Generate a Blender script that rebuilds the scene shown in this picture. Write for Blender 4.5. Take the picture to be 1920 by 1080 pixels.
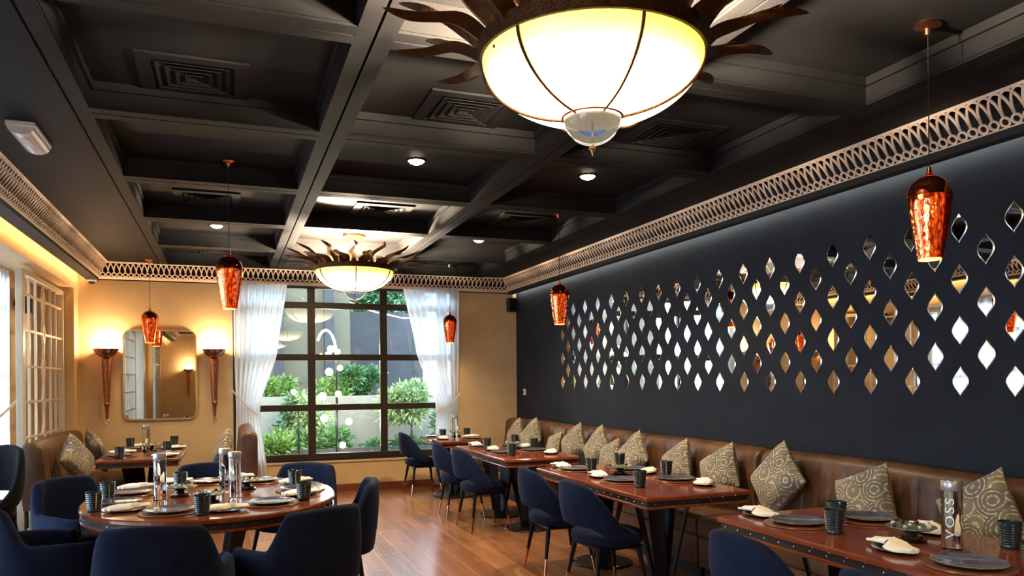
import bpy, bmesh, math, random
from mathutils import Vector, Matrix, noise as mnoise
R=math.radians; PI=math.pi
sc=bpy.context.scene
for o in list(bpy.data.objects): bpy.data.objects.remove(o)
C=sc.collection
# ------------------------------------------------------------------ camera
TH=R(20.6); RO=R(0.5)
cam_d=bpy.data.cameras.new('camera'); cam=bpy.data.objects.new('camera',cam_d); C.objects.link(cam)
cam_d.sensor_width=36; cam_d.lens=1420/1920*36; cam_d.shift_y=(713.3-540)/1920; cam_d.clip_start=0.05
fw=Vector((math.sin(TH),math.cos(TH),0)); rt=Vector((math.cos(TH),-math.sin(TH),0)); up=Vector((0,0,1))
r2=rt*math.cos(RO)-up*math.sin(RO); u2=up*math.cos(RO)+rt*math.sin(RO)
cam.matrix_world=Matrix(((r2.x,u2.x,-fw.x,0),(r2.y,u2.y,-fw.y,0),(r2.z,u2.z,-fw.z,1.5),(0,0,0,1)))
sc.camera=cam
# ------------------------------------------------------------------ world / exposure
w=bpy.data.worlds.new('sky'); sc.world=w; w.use_nodes=True
bg=w.node_tree.nodes['Background']; bg.inputs[0].default_value=(0.62,0.80,1.0,1); bg.inputs[1].default_value=8.5
sc.view_settings.view_transform='Standard'; sc.view_settings.look='None'; sc.view_settings.gamma=1
sc.view_settings.use_curve_mapping=False; sc.view_settings.exposure=0.43
K=dict(bowl=19.0, bowl_up=1100, down=170, sconce=16, cove_l=22.0, cove_r=26.0, pend=9, out=90)
# ------------------------------------------------------------------ room constants
XR=4.04; XL=-1.70; YB=10.55; YF=-4.0; ZC=3.0; ZP=3.13; ZS=2.80
# ------------------------------------------------------------------ materials
def mat(name, col=(0.5,0.5,0.5), rough=0.5, metal=0.0, **kw):
    m=bpy.data.materials.new(name); m.use_nodes=True
    b=m.node_tree.nodes['Principled BSDF']
    b.inputs['Base Color'].default_value=(*col,1); b.inputs['Roughness'].default_value=rough; b.inputs['Metallic'].default_value=metal
    for k,v in kw.items():
        k={'spec':'Specular IOR Level','sheen':'Sheen Weight','trans':'Transmission Weight','ior':'IOR','coat':'Coat Weight','alpha':'Alpha','em':'Emission Strength','emc':'Emission Color','sheenr':'Sheen Roughness'}.get(k,k)
        b.inputs[k].default_value=(*v,1) if isinstance(v,tuple) else v
    return m
def nn(m,t,**kw):
    n=m.node_tree.nodes.new(t)
    for k,v in kw.items():
        if k.startswith('i_'):
            kk=k[2:]; kk=int(kk) if kk.isdigit() else kk
            n.inputs[kk].default_value=v
        else: setattr(n,k,v)
    return n
def lk(m,a,b): m.node_tree.links.new(a,b)
def noisy(m, scale=8, amt=0.25, col2=None, detail=4, bump=0.0, bscale=None, coord='Object', stretch=None):
    b=m.node_tree.nodes['Principled BSDF']; c=tuple(b.inputs['Base Color'].default_value)
    tc=nn(m,'ShaderNodeTexCoord'); mp=nn(m,'ShaderNodeMapping'); lk(m,tc.outputs[coord],mp.inputs[0])
    if stretch: mp.inputs['Scale'].default_value=stretch
    n=nn(m,'ShaderNodeTexNoise',i_Scale=scale,i_Detail=detail); lk(m,mp.outputs[0],n.inputs['Vector'])
    mx=nn(m,'ShaderNodeMix',data_type='RGBA')
    c2=(*col2,1) if col2 else tuple(x*(1-amt) for x in c[:3])+(1,)
    mx.inputs[6].default_value=c; mx.inputs[7].default_value=c2
    rp=nn(m,'ShaderNodeMapRange',i_1=0.35,i_2=0.65); lk(m,n.outputs[0],rp.inputs[0]); lk(m,rp.outputs[0],mx.inputs[0]); lk(m,mx.outputs[2],b.inputs['Base Color'])
    if bump:
        n2=nn(m,'ShaderNodeTexNoise',i_Scale=bscale or scale*6,i_Detail=3); lk(m,mp.outputs[0],n2.inputs['Vector'])
        bp=nn(m,'ShaderNodeBump',i_Strength=bump,i_Distance=0.01); lk(m,n2.outputs[0],bp.inputs['Height']); lk(m,bp.outputs[0],b.inputs['Normal'])
    return m
def emis(name,col,strength):
    m=bpy.data.materials.new(name); m.use_nodes=True; nt=m.node_tree; nt.nodes.remove(nt.nodes['Principled BSDF'])
    e=nt.nodes.new('ShaderNodeEmission'); e.inputs[0].default_value=(*col,1); e.inputs[1].default_value=strength
    nt.links.new(e.outputs[0],nt.nodes['Material Output'].inputs[0]); return m
def mixsh(name,shs,facs):
    # shs list of (nodeType,color,rough) ; progressively mixed
    m=bpy.data.materials.new(name); m.use_nodes=True; nt=m.node_tree; nt.nodes.remove(nt.nodes['Principled BSDF'])
    outs=[]
    for t,c,r in shs:
        n=nt.nodes.new(t); n.inputs['Color'].default_value=(*c,1)
        if 'Roughness' in n.inputs: n.inputs['Roughness'].default_value=r
        outs.append(n.outputs[0])
    cur=outs[0]
    for o,f in zip(outs[1:],facs):
        mx=nt.nodes.new('ShaderNodeMixShader')
        if f=='fresnel':
            fr=nt.nodes.new('ShaderNodeFresnel'); fr.inputs[0].default_value=1.5; nt.links.new(fr.outputs[0],mx.inputs[0])
        else: mx.inputs[0].default_value=f
        nt.links.new(cur,mx.inputs[1]); nt.links.new(o,mx.inputs[2]); cur=mx.outputs[0]
    nt.links.new(cur,nt.nodes['Material Output'].inputs[0]); return m
M={}
M['ceil']=noisy(mat('ceiling_charcoal',(0.0115,0.011,0.0115),0.62,spec=0.12),scale=2.5,amt=0.25,bump=0.05,bscale=30)
M['slate']=noisy(mat('wall_slate_blue',(0.015,0.018,0.027),0.7,spec=0.15),scale=3,amt=0.2,bump=0.12,bscale=220)
M['beige']=noisy(mat('wall_beige_plaster',(0.70,0.49,0.25),0.7),scale=5,amt=0.08,bump=0.12,bscale=60)
M['cream']=noisy(mat('cream_lacquer',(0.66,0.56,0.40),0.4),scale=5,amt=0.05)
M['fret']=noisy(mat('fretwork_wood',(0.88,0.68,0.51),0.5),scale=9,amt=0.1)
M['black']=mat('matte_black',(0.006,0.006,0.007),0.7)
M['blackmetal']=mat('black_metal',(0.008,0.008,0.009),0.35,0.6)
M['bronze_frame']=noisy(mat('window_bronze',(0.05,0.036,0.022),0.4,0.3),scale=20,amt=0.2)
M['copper']=mat('copper',(0.75,0.30,0.14),0.22,1.0)
M['copper_dark']=noisy(mat('copper_antique',(0.50,0.20,0.09),0.35,0.9),scale=30,amt=0.35)
M['hammered']=noisy(mat('bronze_hammered',(0.085,0.034,0.010),0.34,0.9),scale=25,amt=0.4,bump=0.5,bscale=160)
M['copper_glass']=mat('copper_glass_dark',(0.30,0.06,0.02),0.06,0.9)
M['cup_metal']=mat('burnished_cup',(0.50,0.30,0.30),0.14,1.0)
M['amber']=mat('amber_disc',(0.8,0.5,0.2),0.4,em=0.4,emc=(1.0,0.62,0.15))
M['brass']=mat('brass',(0.8,0.55,0.25),0.25,1.0)
M['nail']=mat('nickel_nail',(0.8,0.76,0.7),0.25,1.0)
M['chrome']=mat('chrome',(0.75,0.75,0.78),0.08,1.0)
M['mirror']=mat('mirror_silver',(0.86,0.88,0.88),0.01,1.0)
M['mirror_edge']=mat('mirror_bevel',(0.82,0.84,0.84),0.22,1.0)
M['velvet']=noisy(mat('navy_velvet',(0.004,0.010,0.036),0.85,spec=0.2,sheen=0.07,sheenr=0.4,**{'Sheen Tint':(0.25,0.35,0.7)}),scale=14,amt=0.4)
M['black_velvet']=mat('black_upholstery',(0.006,0.006,0.008),0.9,spec=0.2)
M['white_plastic']=mat('white_plastic',(0.75,0.73,0.70),0.35)
M['lens']=mat('prismatic_lens',(0.80,0.76,0.72),0.18)
M['napkin']=noisy(mat('cream_napkin',(0.95,0.89,0.74),0.85),scale=30,amt=0.12)
M['ring_wood']=mat('napkin_ring_brown',(0.16,0.07,0.03),0.4)
M['darkplate']=noisy(mat('dark_stoneware',(0.035,0.032,0.035),0.15,coat=0.5),scale=25,amt=0.5)
M['plate']=noisy(mat('glazed_blue_plate',(0.055,0.065,0.13),0.16,coat=0.6),scale=18,col2=(0.13,0.13,0.17),bump=0.15,bscale=90)
M['plate_rim']=noisy(mat('plate_rim_glaze',(0.35,0.28,0.22),0.2,coat=0.5),scale=60,amt=0.6)
M['mat_wood']=noisy(mat('charger_wood',(0.20,0.075,0.035),0.3),scale=14,amt=0.3)
M['tumbler']=mat('dark_green_ribbed_glass',(0.014,0.026,0.028),0.22,coat=0.3)
M['water']=mat('bottle_glass',(0.93,0.97,0.96),0.0,trans=1.0,ior=1.33)
M['cap']=mat('bottle_cap_grey',(0.42,0.40,0.38),0.3,0.6)
M['letter']=mat('white_lettering',(0.85,0.85,0.82),0.4)
M['greenglass']=mat('tray_glass',(0.16,0.22,0.17),0.1,coat=0.5)
M['potbrown']=noisy(mat('brown_glazed_foot',(0.045,0.022,0.012),0.15,coat=0.6),scale=30,amt=0.4)
M['sweet_a']=mat('sweet_dark',(0.06,0.025,0.02),0.2); M['sweet_b']=mat('sweet_cream',(0.6,0.5,0.4),0.3); M['sweet_c']=mat('sweet_silver',(0.6,0.6,0.6),0.2,0.8)
M['finial_glass']=mixsh('finial_glass_daylight_tint',[('ShaderNodeBsdfTransparent',(0.60,0.74,1.0),0),('ShaderNodeBsdfTranslucent',(0.12,0.25,1.0),0),('ShaderNodeBsdfGlossy',(0.75,0.85,1),0.03)],[0.3,'fresnel'])  # blue in the glass stands in for reflected daylight
M['pane']=mixsh('window_glass',[('ShaderNodeBsdfTransparent',(0.93,0.96,0.97),0),('ShaderNodeBsdfGlossy',(1,1,1),0.0)],['fresnel'])
M['sheer']=mixsh('sheer_voile',[('ShaderNodeBsdfTranslucent',(0.98,0.97,0.98),0),('ShaderNodeBsdfDiffuse',(0.85,0.84,0.82),0),('ShaderNodeBsdfTransparent',(1,1,1),0)],[0.14,0.06])
M['velour_band']=mat('tie_band',(0.75,0.68,0.58),0.7)
# leather
m=noisy(mat('brown_leather',(0.14,0.060,0.024),0.42,spec=0.4),scale=5,col2=(0.065,0.028,0.013),bump=0.15,bscale=60,detail=6); M['leather']=m
# table wood
def wood(name,c1,c2,rough,scale,stretch,coat=0.0):
    m=mat(name,c1,rough,coat=coat); b=m.node_tree.nodes['Principled BSDF']
    tc=nn(m,'ShaderNodeTexCoord'); mp=nn(m,'ShaderNodeMapping'); lk(m,tc.outputs['Object'],mp.inputs[0]); mp.inputs['Scale'].default_value=stretch
    n=nn(m,'ShaderNodeTexNoise',i_Scale=scale,i_Detail=6,i_Distortion=0.6); lk(m,mp.outputs[0],n.inputs['Vector'])
    mx=nn(m,'ShaderNodeMix',data_type='RGBA'); mx.inputs[6].default_value=(*c1,1); mx.inputs[7].default_value=(*c2,1)
    rp=nn(m,'ShaderNodeMapRange',i_1=0.3,i_2=0.7); lk(m,n.outputs[0],rp.inputs[0]); lk(m,rp.outputs[0],mx.inputs[0]); lk(m,mx.outputs[2],b.inputs['Base Color'])
    return m
M['tabletop']=wood('cherry_table_wood',(0.26,0.062,0.022),(0.17,0.038,0.015),0.16,5,(6,0.7,1),coat=0.35)
M['apron']=mat('dark_apron',(0.014,0.006,0.004),0.55)
M['baseboard']=wood('skirting_wood',(0.22,0.065,0.028),(0.15,0.04,0.02),0.35,4,(0.6,6,6))
# floor planks
m=mat('oak_plank_floor',(0.3,0.15,0.06),0.24); b=m.node_tree.nodes['Principled BSDF']
tc=nn(m,'ShaderNodeTexCoord'); mp=nn(m,'ShaderNodeMapping'); lk(m,tc.outputs['Object'],mp.inputs[0]); mp.inputs['Rotation'].default_value=(0,0,PI/2)
br=nn(m,'ShaderNodeTexBrick',i_Scale=1.0,offset=0.37,offset_frequency=2)
br.inputs['Color1'].default_value=(0.33,0.145,0.062,1); br.inputs['Color2'].default_value=(0.22,0.092,0.040,1); br.inputs['Mortar'].default_value=(0.42,0.24,0.14,1)
br.inputs['Mortar Size'].default_value=0.0022; br.inputs['Brick Width'].default_value=1.5; br.inputs['Row Height'].default_value=0.2; br.inputs['Bias'].default_value=0.0
lk(m,mp.outputs[0],br.inputs['Vector'])
mp2=nn(m,'ShaderNodeMapping'); lk(m,tc.outputs['Object'],mp2.inputs[0]); mp2.inputs['Scale'].default_value=(6,0.5,1)
n=nn(m,'ShaderNodeTexNoise',i_Scale=1.6,i_Detail=7,i_Distortion=0.3); lk(m,mp2.outputs[0],n.inputs['Vector'])
mx=nn(m,'ShaderNodeMix',data_type='RGBA',blend_type='MULTIPLY'); mx.inputs[0].default_value=0.75
cr=nn(m,'ShaderNodeMapRange',i_1=0.3,i_2=0.7,i_3=0.65,i_4=1.25); lk(m,n.outputs[0],cr.inputs[0])
lk(m,br.outputs['Color'],mx.inputs[6]); lk(m,cr.outputs[0],mx.inputs[7]); lk(m,mx.outputs[2],b.inputs['Base Color'])
bp=nn(m,'ShaderNodeBump',i_Strength=0.25,i_Distance=0.002); bp.invert=True; lk(m,br.outputs['Fac'],bp.inputs['Height']); lk(m,bp.outputs[0],b.inputs['Normal'])
M['floor']=m
# medallion cushion fabric
m=mat('medallion_fabric',(0.3,0.25,0.18),0.85,sheen=0.2); b=m.node_tree.nodes['Principled BSDF']
tc=nn(m,'ShaderNodeTexCoord'); mp=nn(m,'ShaderNodeMapping'); lk(m,tc.outputs['Object'],mp.inputs[0]); mp.inputs['Scale'].default_value=(1,1,0.02)
v=nn(m,'ShaderNodeTexVoronoi',i_Scale=7.6,i_Randomness=0.7); v.feature='F1'; lk(m,mp.outputs[0],v.inputs['Vector'])
mul=nn(m,'ShaderNodeMath',operation='MULTIPLY',i_1=46.0); lk(m,v.outputs['Distance'],mul.inputs[0])
sn=nn(m,'ShaderNodeMath',operation='SINE'); lk(m,mul.outputs[0],sn.inputs[0])
rp=nn(m,'ShaderNodeMapRange',i_1=0.35,i_2=0.9); lk(m,sn.outputs[0],rp.inputs[0])
base=nn(m,'ShaderNodeMix',data_type='RGBA'); base.inputs[6].default_value=(0.11,0.095,0.075,1); base.inputs[7].default_value=(0.24,0.19,0.115,1)
sep=nn(m,'ShaderNodeSeparateColor'); lk(m,v.outputs['Color'],sep.inputs[0]); lk(m,sep.outputs[0],base.inputs[0])
ring=nn(m,'ShaderNodeMix',data_type='RGBA'); lk(m,base.outputs[2],ring.inputs[6]); ring.inputs[7].default_value=(0.60,0.50,0.31,1)
dots=nn(m,'ShaderNodeTexNoise',i_Scale=90.0,i_Detail=1); lk(m,mp.outputs[0],dots.inputs['Vector'])
dr=nn(m,'ShaderNodeMapRange',i_1=0.42,i_2=0.55,i_3=0.15,i_4=1.0); lk(m,dots.outputs[0],dr.inputs[0])
mm=nn(m,'ShaderNodeMath',operation='MULTIPLY'); lk(m,rp.outputs[0],mm.inputs[0]); lk(m,dr.outputs[0],mm.inputs[1]); lk(m,mm.outputs[0],ring.inputs[0]); lk(m,ring.outputs[2],b.inputs['Base Color'])
M['cushion']=m
# glowing bowl : hot near the bulbs, amber near the rim
def bowl_mat():
    m=bpy.data.materials.new('alabaster_glow'); m.use_nodes=True; nt=m.node_tree; b=nt.nodes['Principled BSDF']
    b.inputs['Base Color'].default_value=(0.9,0.8,0.6,1); b.inputs['Roughness'].default_value=0.3
    tc=nn(m,'ShaderNodeTexCoord'); sp=nn(m,'ShaderNodeSeparateXYZ'); lk(m,tc.outputs['Object'],sp.inputs[0])
    rp=nn(m,'ShaderNodeMapRange',i_1=-0.01,i_2=-0.16); lk(m,sp.outputs[2],rp.inputs[0])
    mx=nn(m,'ShaderNodeMix',data_type='RGBA'); mx.inputs[6].default_value=(1.0,0.72,0.10,1); mx.inputs[7].default_value=(1.0,0.74,0.40,1); lk(m,rp.outputs[0],mx.inputs[0])
    r0=nn(m,'ShaderNodeMapRange',i_1=0.0,i_2=-0.18); lk(m,sp.outputs[2],r0.inputs[0])
    pw=nn(m,'ShaderNodeMath',operation='POWER',i_1=2.3); lk(m,r0.outputs[0],pw.inputs[0])
    r2=nn(m,'ShaderNodeMapRange',i_1=0.0,i_2=1.0,i_3=1.05,i_4=K['bowl']); lk(m,pw.outputs[0],r2.inputs[0])
    lk(m,mx.outputs[2],b.inputs['Emission Color']); lk(m,r2.outputs[0],b.inputs['Emission Strength']); return m
M['bowl']=bowl_mat()
M['led_warm']=emis('led_warm',(1,0.60,0.26),K['cove_l']); M['led_cool']=emis('led_neutral',(0.95,0.97,0.80),K['cove_r'])
M['spot_glow']=emis('downlight_glow',(1,0.80,0.50),25); M['bulb_glow']=emis('bulb_glow',(1,0.86,0.62),30)
M['pend_disc']=emis('pendant_glow',(1,0.62,0.32),14)
M['pend_core']=emis('pendant_core',(1,0.36,0.12),3.5)
m=M['pend_core']; e_=[n for n in m.node_tree.nodes if n.type=='EMISSION'][0]; tc=nn(m,'ShaderNodeTexCoord'); mp=nn(m,'ShaderNodeMapping'); mp.inputs['Scale'].default_value=(70,70,26); lk(m,tc.outputs['Object'],mp.inputs[0])
v=nn(m,'ShaderNodeTexVoronoi',i_Scale=1.0); lk(m,mp.outputs[0],v.inputs['Vector']); rp=nn(m,'ShaderNodeMapRange',i_1=0.15,i_2=0.7,i_3=3.0,i_4=0.3); lk(m,v.outputs['Distance'],rp.inputs[0]); lk(m,rp.outputs[0],e_.inputs[1])  # cell pattern in the glow stands in for reflections inside the glass
# copper mirrored glass: mosaic of half transparent copper
m=bpy.data.materials.new('copper_mirror_glass'); m.use_nodes=True; nt=m.node_tree; nt.nodes.remove(nt.nodes['Principled BSDF'])
g=nt.nodes.new('ShaderNodeBsdfGlossy'); g.inputs[0].default_value=(0.85,0.33,0.14,1); g.inputs[1].default_value=0.07
tr=nt.nodes.new('ShaderNodeBsdfTransparent'); tr.inputs[0].default_value=(1.0,0.48,0.22,1)
mxs=nt.nodes.new('ShaderNodeMixShader'); tc=nt.nodes.new('ShaderNodeTexCoord'); mp=nt.nodes.new('ShaderNodeMapping'); mp.inputs['Scale'].default_value=(75,75,38)
vo=nt.nodes.new('ShaderNodeTexVoronoi'); vo.inputs['Scale'].default_value=1.0
nt.links.new(tc.outputs['Object'],mp.inputs[0]); nt.links.new(mp.outputs[0],vo.inputs['Vector'])
rp=nt.nodes.new('ShaderNodeMapRange'); rp.inputs[1].default_value=0.2; rp.inputs[2].default_value=0.8; rp.inputs[3].default_value=0.25; rp.inputs[4].default_value=0.75
nt.links.new(vo.outputs['Distance'],rp.inputs[0]); nt.links.new(rp.outputs[0],mxs.inputs[0]); nt.links.new(tr.outputs[0],mxs.inputs[1]); nt.links.new(g.outputs[0],mxs.inputs[2])
bp=nt.nodes.new('ShaderNodeBump'); bp.inputs['Strength'].default_value=0.12; bp.inputs['Distance'].default_value=0.01; nt.links.new(vo.outputs['Distance'],bp.inputs['Height']); nt.links.new(bp.outputs[0],g.inputs['Normal'])
nt.links.new(mxs.outputs[0],nt.nodes['Material Output'].inputs[0]); M['pendglass']=m
M['leaf_a']=noisy(mat('leaf_green',(0.10,0.22,0.04),0.5),scale=3,col2=(0.22,0.34,0.07)); M['leaf_b']=noisy(mat('leaf_dark_green',(0.04,0.12,0.04),0.5),scale=3,col2=(0.09,0.20,0.06)); M['leaf_c']=noisy(mat('leaf_pale_green',(0.20,0.32,0.14),0.5),scale=3,col2=(0.32,0.42,0.18))
M['bark']=noisy(mat('bark',(0.12,0.085,0.05),0.85),scale=20,amt=0.4)
M['garden_wall']=noisy(mat('garden_wall_render',(0.33,0.31,0.25),0.85),scale=2,amt=0.2)
M['house']=noisy(mat('outbuilding_render',(0.17,0.15,0.10),0.85),scale=2,amt=0.2)
M['house_dark']=noisy(mat('dark_cladding',(0.045,0.045,0.05),0.6),scale=3,amt=0.3)
M['soil']=noisy(mat('paving',(0.16,0.14,0.12),0.9),scale=4,amt=0.4)
M['tube_blue']=mat('pale_blue_tube',(0.45,0.60,0.80),0.3)
M['white_paint']=mat('white_paint',(0.8,0.8,0.8),0.5)
# ------------------------------------------------------------------ mesh helpers
def tag(o,label=None,cat=None,group=None,kind=None):
    if label: o['label']=label
    if cat: o['category']=cat
    if group: o['group']=group
    if kind: o['kind']=kind
    return o
def thing(name,label,cat,loc=(0,0,0),rz=0,group=None):
    o=bpy.data.objects.new(name,None); C.objects.link(o); o.location=loc; o.rotation_euler=(0,0,rz); o.empty_display_size=0.1
    return tag(o,label,cat,group)
class MB:
    def __init__(s): s.v=[]; s.f=[]
    def add(s,vs,fs,T=None):
        n=len(s.v)
        if T is not None: vs=[tuple(T@Vector(p)) for p in vs]
        s.v+= [tuple(p) for p in vs]; s.f+=[tuple(i+n for i in f) for f in fs]; return s
    def box(s,x0,x1,y0,y1,z0,z1,bev=0.0,T=None):
        if bev<=0:
            vs=[(x,y,z) for x in(x0,x1) for y in(y0,y1) for z in(z0,z1)]
            return s.add(vs,[(0,1,3,2),(4,6,7,5),(0,4,5,1),(2,3,7,6),(0,2,6,4),(1,5,7,3)],T)
        bm=bmesh.new(); bmesh.ops.create_cube(bm,size=1)
        for q in bm.verts: q.co=Vector(((x0+x1)/2+q.co.x*(x1-x0),(y0+y1)/2+q.co.y*(y1-y0),(z0+z1)/2+q.co.z*(z1-z0)))
        bmesh.ops.bevel(bm,geom=bm.edges[:],offset=bev,segments=3 if bev>0.008 else 1,affect='EDGES',profile=0.5)
        bm.verts.index_update(); s.add([tuple(q.co) for q in bm.verts],[tuple(q.index for q in f.verts) for f in bm.faces],T); bm.free(); return s
    def loft(s,secs,closed=True,cap=True,T=None):
        n=len(secs[0]); vs=[p for sec in secs for p in sec]; fs=[]
        for i in range(len(secs)-1):
            for j in range(n if closed else n-1):
                k=(j+1)%n; fs.append((i*n+j,i*n+k,(i+1)*n+k,(i+1)*n+j))
        if cap and closed: fs.append(tuple(range(n-1,-1,-1))); fs.append(tuple((len(secs)-1)*n+j for j in range(n)))
        return s.add(vs,fs,T)
    def lathe(s,prof,n=24,T=None,sx=1,sy=1,wob=None,cap=False):
        secs=[]
        for k,(r,z) in enumerate(prof):
            secs.append([(r*sx*math.cos(2*PI*j/n)*(1+(wob(j,k) if wob else 0)),r*sy*math.sin(2*PI*j/n)*(1+(wob(j,k) if wob else 0)),z) for j in range(n)])
        return s.loft(secs,True,cap,T)
    def tube(s,pts,rad,n=8,T=None,cap=True):
        pts=[Vector(p) for p in pts]; secs=[]; prev=None
        for i,p in enumerate(pts):
            d=(pts[min(i+1,len(pts)-1)]-pts[max(i-1,0)]).normalized()
            if prev is None:
                a=Vector((0,0,1)) if abs(d.z)<0.9 else Vector((1,0,0)); x=d.cross(a).normalized()
            else: x=(prev-d*prev.dot(d)).normalized()
            prev=x; y=d.cross(x); r=rad[i] if isinstance(rad,(list,tuple)) else rad
            secs.append([tuple(p+x*r*math.cos(2*PI*j/n)+y*r*math.sin(2*PI*j/n)) for j in range(n)])
        return s.loft(secs,True,cap,T)
    def prism(s,poly,z0,z1,T=None):
        n=len(poly); vs=[(x,y,z0) for x,y in poly]+[(x,y,z1) for x,y in poly]
        fs=[tuple(range(n-1,-1,-1)),tuple(range(n,2*n))]+[(j,(j+1)%n,n+(j+1)%n,n+j) for j in range(n)]
        return s.add(vs,fs,T)
    def build(s,name,m,parent=None,smooth=True,ang=35,recalc=True):
        me=bpy.data.meshes.new(name); me.from_pydata(s.v,[],s.f); me.validate()
        if recalc:
            bm=bmesh.new(); bm.from_mesh(me); bmesh.ops.recalc_face_normals(bm,faces=bm.faces[:]); bm.to_mesh(me); bm.free()
        if smooth:
            me.polygons.foreach_set('use_smooth',[True]*len(me.polygons)); me.set_sharp_from_angle(angle=R(ang))
        o=bpy.data.objects.new(name,me); C.objects.link(o); me.materials.append(M[m] if isinstance(m,str) else m)
        if parent: o.parent=parent
        return o
def struct(name,mb,m,**kw):
    o=mb.build(name,m,smooth=False,**kw); o['kind']='structure'; return o
def box(*a,**k): return MB().box(*a,**k)
def kids(o): return [c for c in C.objects if c.parent==o]
def dup(o,loc=None,rz=None,label=None,group=None,parent=None):
    c=o.copy(); C.objects.link(c)
    if parent: c.parent=parent
    if loc is not None: c.location=loc
    if rz is not None: c.rotation_euler=(0,0,rz)
    if label: c['label']=label
    if group: c['group']=group
    for ch in list(kids_of.get(o.name,[])) or kids(o): dup(ch,parent=c)
    return c
kids_of={}
def light(kind,name,loc,energy,col,parent=None,size=0.05,rot=None,spot=None,blend=0.5):
    d=bpy.data.lights.new(name,kind); d.energy=energy; d.color=col
    if kind in('POINT','SPOT'): d.shadow_soft_size=size
    if kind=='AREA': d.size=size
    if spot: d.spot_size=R(spot); d.spot_blend=blend
    o=bpy.data.objects.new(name,d); C.objects.link(o); o.location=loc
    if rot: o.rotation_euler=rot
    if parent: o.parent=parent
    return o
RZ=lambda a: Matrix.Rotation(a,4,'Z')
TR=lambda x,y,z: Matrix.Translation((x,y,z))
# ================================================================== SETTING
struct('floor',box(-7,XR+0.3,YF-0.2,YB+0.1,-0.12,0),'floor')
struct('wall_right',box(XR,XR+0.15,YF-0.2,YB+0.25,0,3.45),'slate')
# back wall with the window opening
WX0,WX1,WZ0,WZ1=0.07,3.14,0.43,2.86
mb=MB(); mb.box(-2.3,WX0,YB,YB+0.22,0,3.45); mb.box(WX1,XR,YB,YB+0.22,0,3.45); mb.box(WX0,WX1,YB,YB+0.22,0,WZ0); mb.box(WX0,WX1,YB,YB+0.22,WZ1,3.45)
struct('wall_back',mb,'beige')
# left side: lintel, return walls, deep window bay
mb=MB(); mb.box(-2.1,XL,YF,10.25,2.65,3.45); struct('wall_left',mb,'beige')
struct('trim_1',box(-2.2,XL,10.25,YB,0,3.45),'beige')
mb=MB(); mb.box(-2.22,-2.1,8.95,10.25,0,2.65); mb.box(-2.22,-2.1,YF,8.95,2.60,2.65); mb.box(-2.22,-2.1,1.9,2.9,0,2.6); mb.box(-2.22,-2.1,YF,-1.2,0,2.6)
struct('wall_left_bay',mb,'beige')
struct('trim_2',box(-2.1,XL,2.55,2.9,0,2.65),'cream')
struct('wall_front',box(-2.3,XR,YF-0.2,YF,0,3.45),'beige')
struct('baseboard_back',box(-2.1,XR,YB-0.018,YB,0,0.10),'baseboard')
struct('baseboard_left',box(-2.1,-2.08,8.95,10.25,0,0.10),'baseboard')
# ceiling: perimeter soffit + coffers
BX=[-0.77,0.61,2.0,3.37]; BY=[-3.86,-2.43,-1.0,0.43,1.86,3.28,4.70,6.13,7.56,9.0,10.40]; bw=0.085
mb=MB()
mb.box(XL,BX[0],YF,YB,ZC,ZC+0.4); mb.box(BX[3],XR,YF,YB,ZC,ZC+0.4); mb.box(BX[0],BX[3],YF,YB,ZP,ZP+0.3)
struct('ceiling',mb,'ceil')
def coffer_frame(x0,x1,y0,y1,mb):
    # stepped moulding inside every coffer
    for (o,zt) in ((bw-0.02,ZC),(bw,ZC+0.085)):
        a=0.02 if zt==ZC else 0.018
        X0,X1,Y0,Y1=x0+o,x1-o,y0+o,y1-o
        mb.box(X0,X0+a,Y0,Y1,zt,ZP+0.01); mb.box(X1-a,X1,Y0,Y1,zt,ZP+0.01); mb.box(X0,X1,Y0,Y0+a,zt,ZP+0.01); mb.box(X0,X1,Y1-a,Y1,zt,ZP+0.01)
k=3
for i in range(3):
    for j in range(len(BY)-1):
        mb=MB(); coffer_frame(BX[i]+0.006,BX[i+1]-0.006,BY[j]+0.006,BY[j+1]-0.006,mb); struct('trim_%d'%k,mb,'ceil'); k+=1
# beam faces (narrow boards either side of the groove)
mb=MB()
for x in BX:
    for s in(-1,1): mb.box(x+min(s*0.006,s*bw),x+max(s*0.006,s*bw),YF,BY[-1],ZC-0.012,ZC+0.05)
for y in BY:
    for s in(-1,1):
        for i in range(3): mb.box(BX[i]+bw,BX[i+1]-bw,y+min(s*0.006,s*bw),y+max(s*0.006,s*bw),ZC-0.012,ZC+0.05)
struct('trim_%d'%k,mb,'ceil'); k+=1
# dark cove shelves under the fretwork; added uprights block LED leaks (right, back, left)
struct('trim_%d'%k,MB().box(3.90,3.975,YF,YB-0.02,2.775,2.80).box(3.90,3.915,YF,YB-0.02,2.80,ZC),'black'); k+=1
struct('trim_%d'%k,MB().box(-1.60,-1.47,YF,YB-0.02,2.775,2.80).box(-1.49,-1.475,YF,YB-0.02,2.80,ZC),'black'); k+=1
struct('trim_%d'%k,MB().box(-1.47,3.90,YB-0.035,YB-0.005,2.785,2.80).box(-1.47,3.90,YB-0.02,YB-0.005,2.8,ZC),'black'); k+=1
# hidden LED tapes of the coves
tag(box(3.965,3.975,YF,YB-0.05,2.81,2.83).build('led_strip','led_cool',smooth=False),'neutral LED tape in the cove above the mirrored navy wall','light')
tag(box(-1.595,-1.585,YF,YB-0.05,2.81,2.84).build('led_strip','led_warm',smooth=False),'warm LED tape in the cove above the left windows','light')
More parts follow.
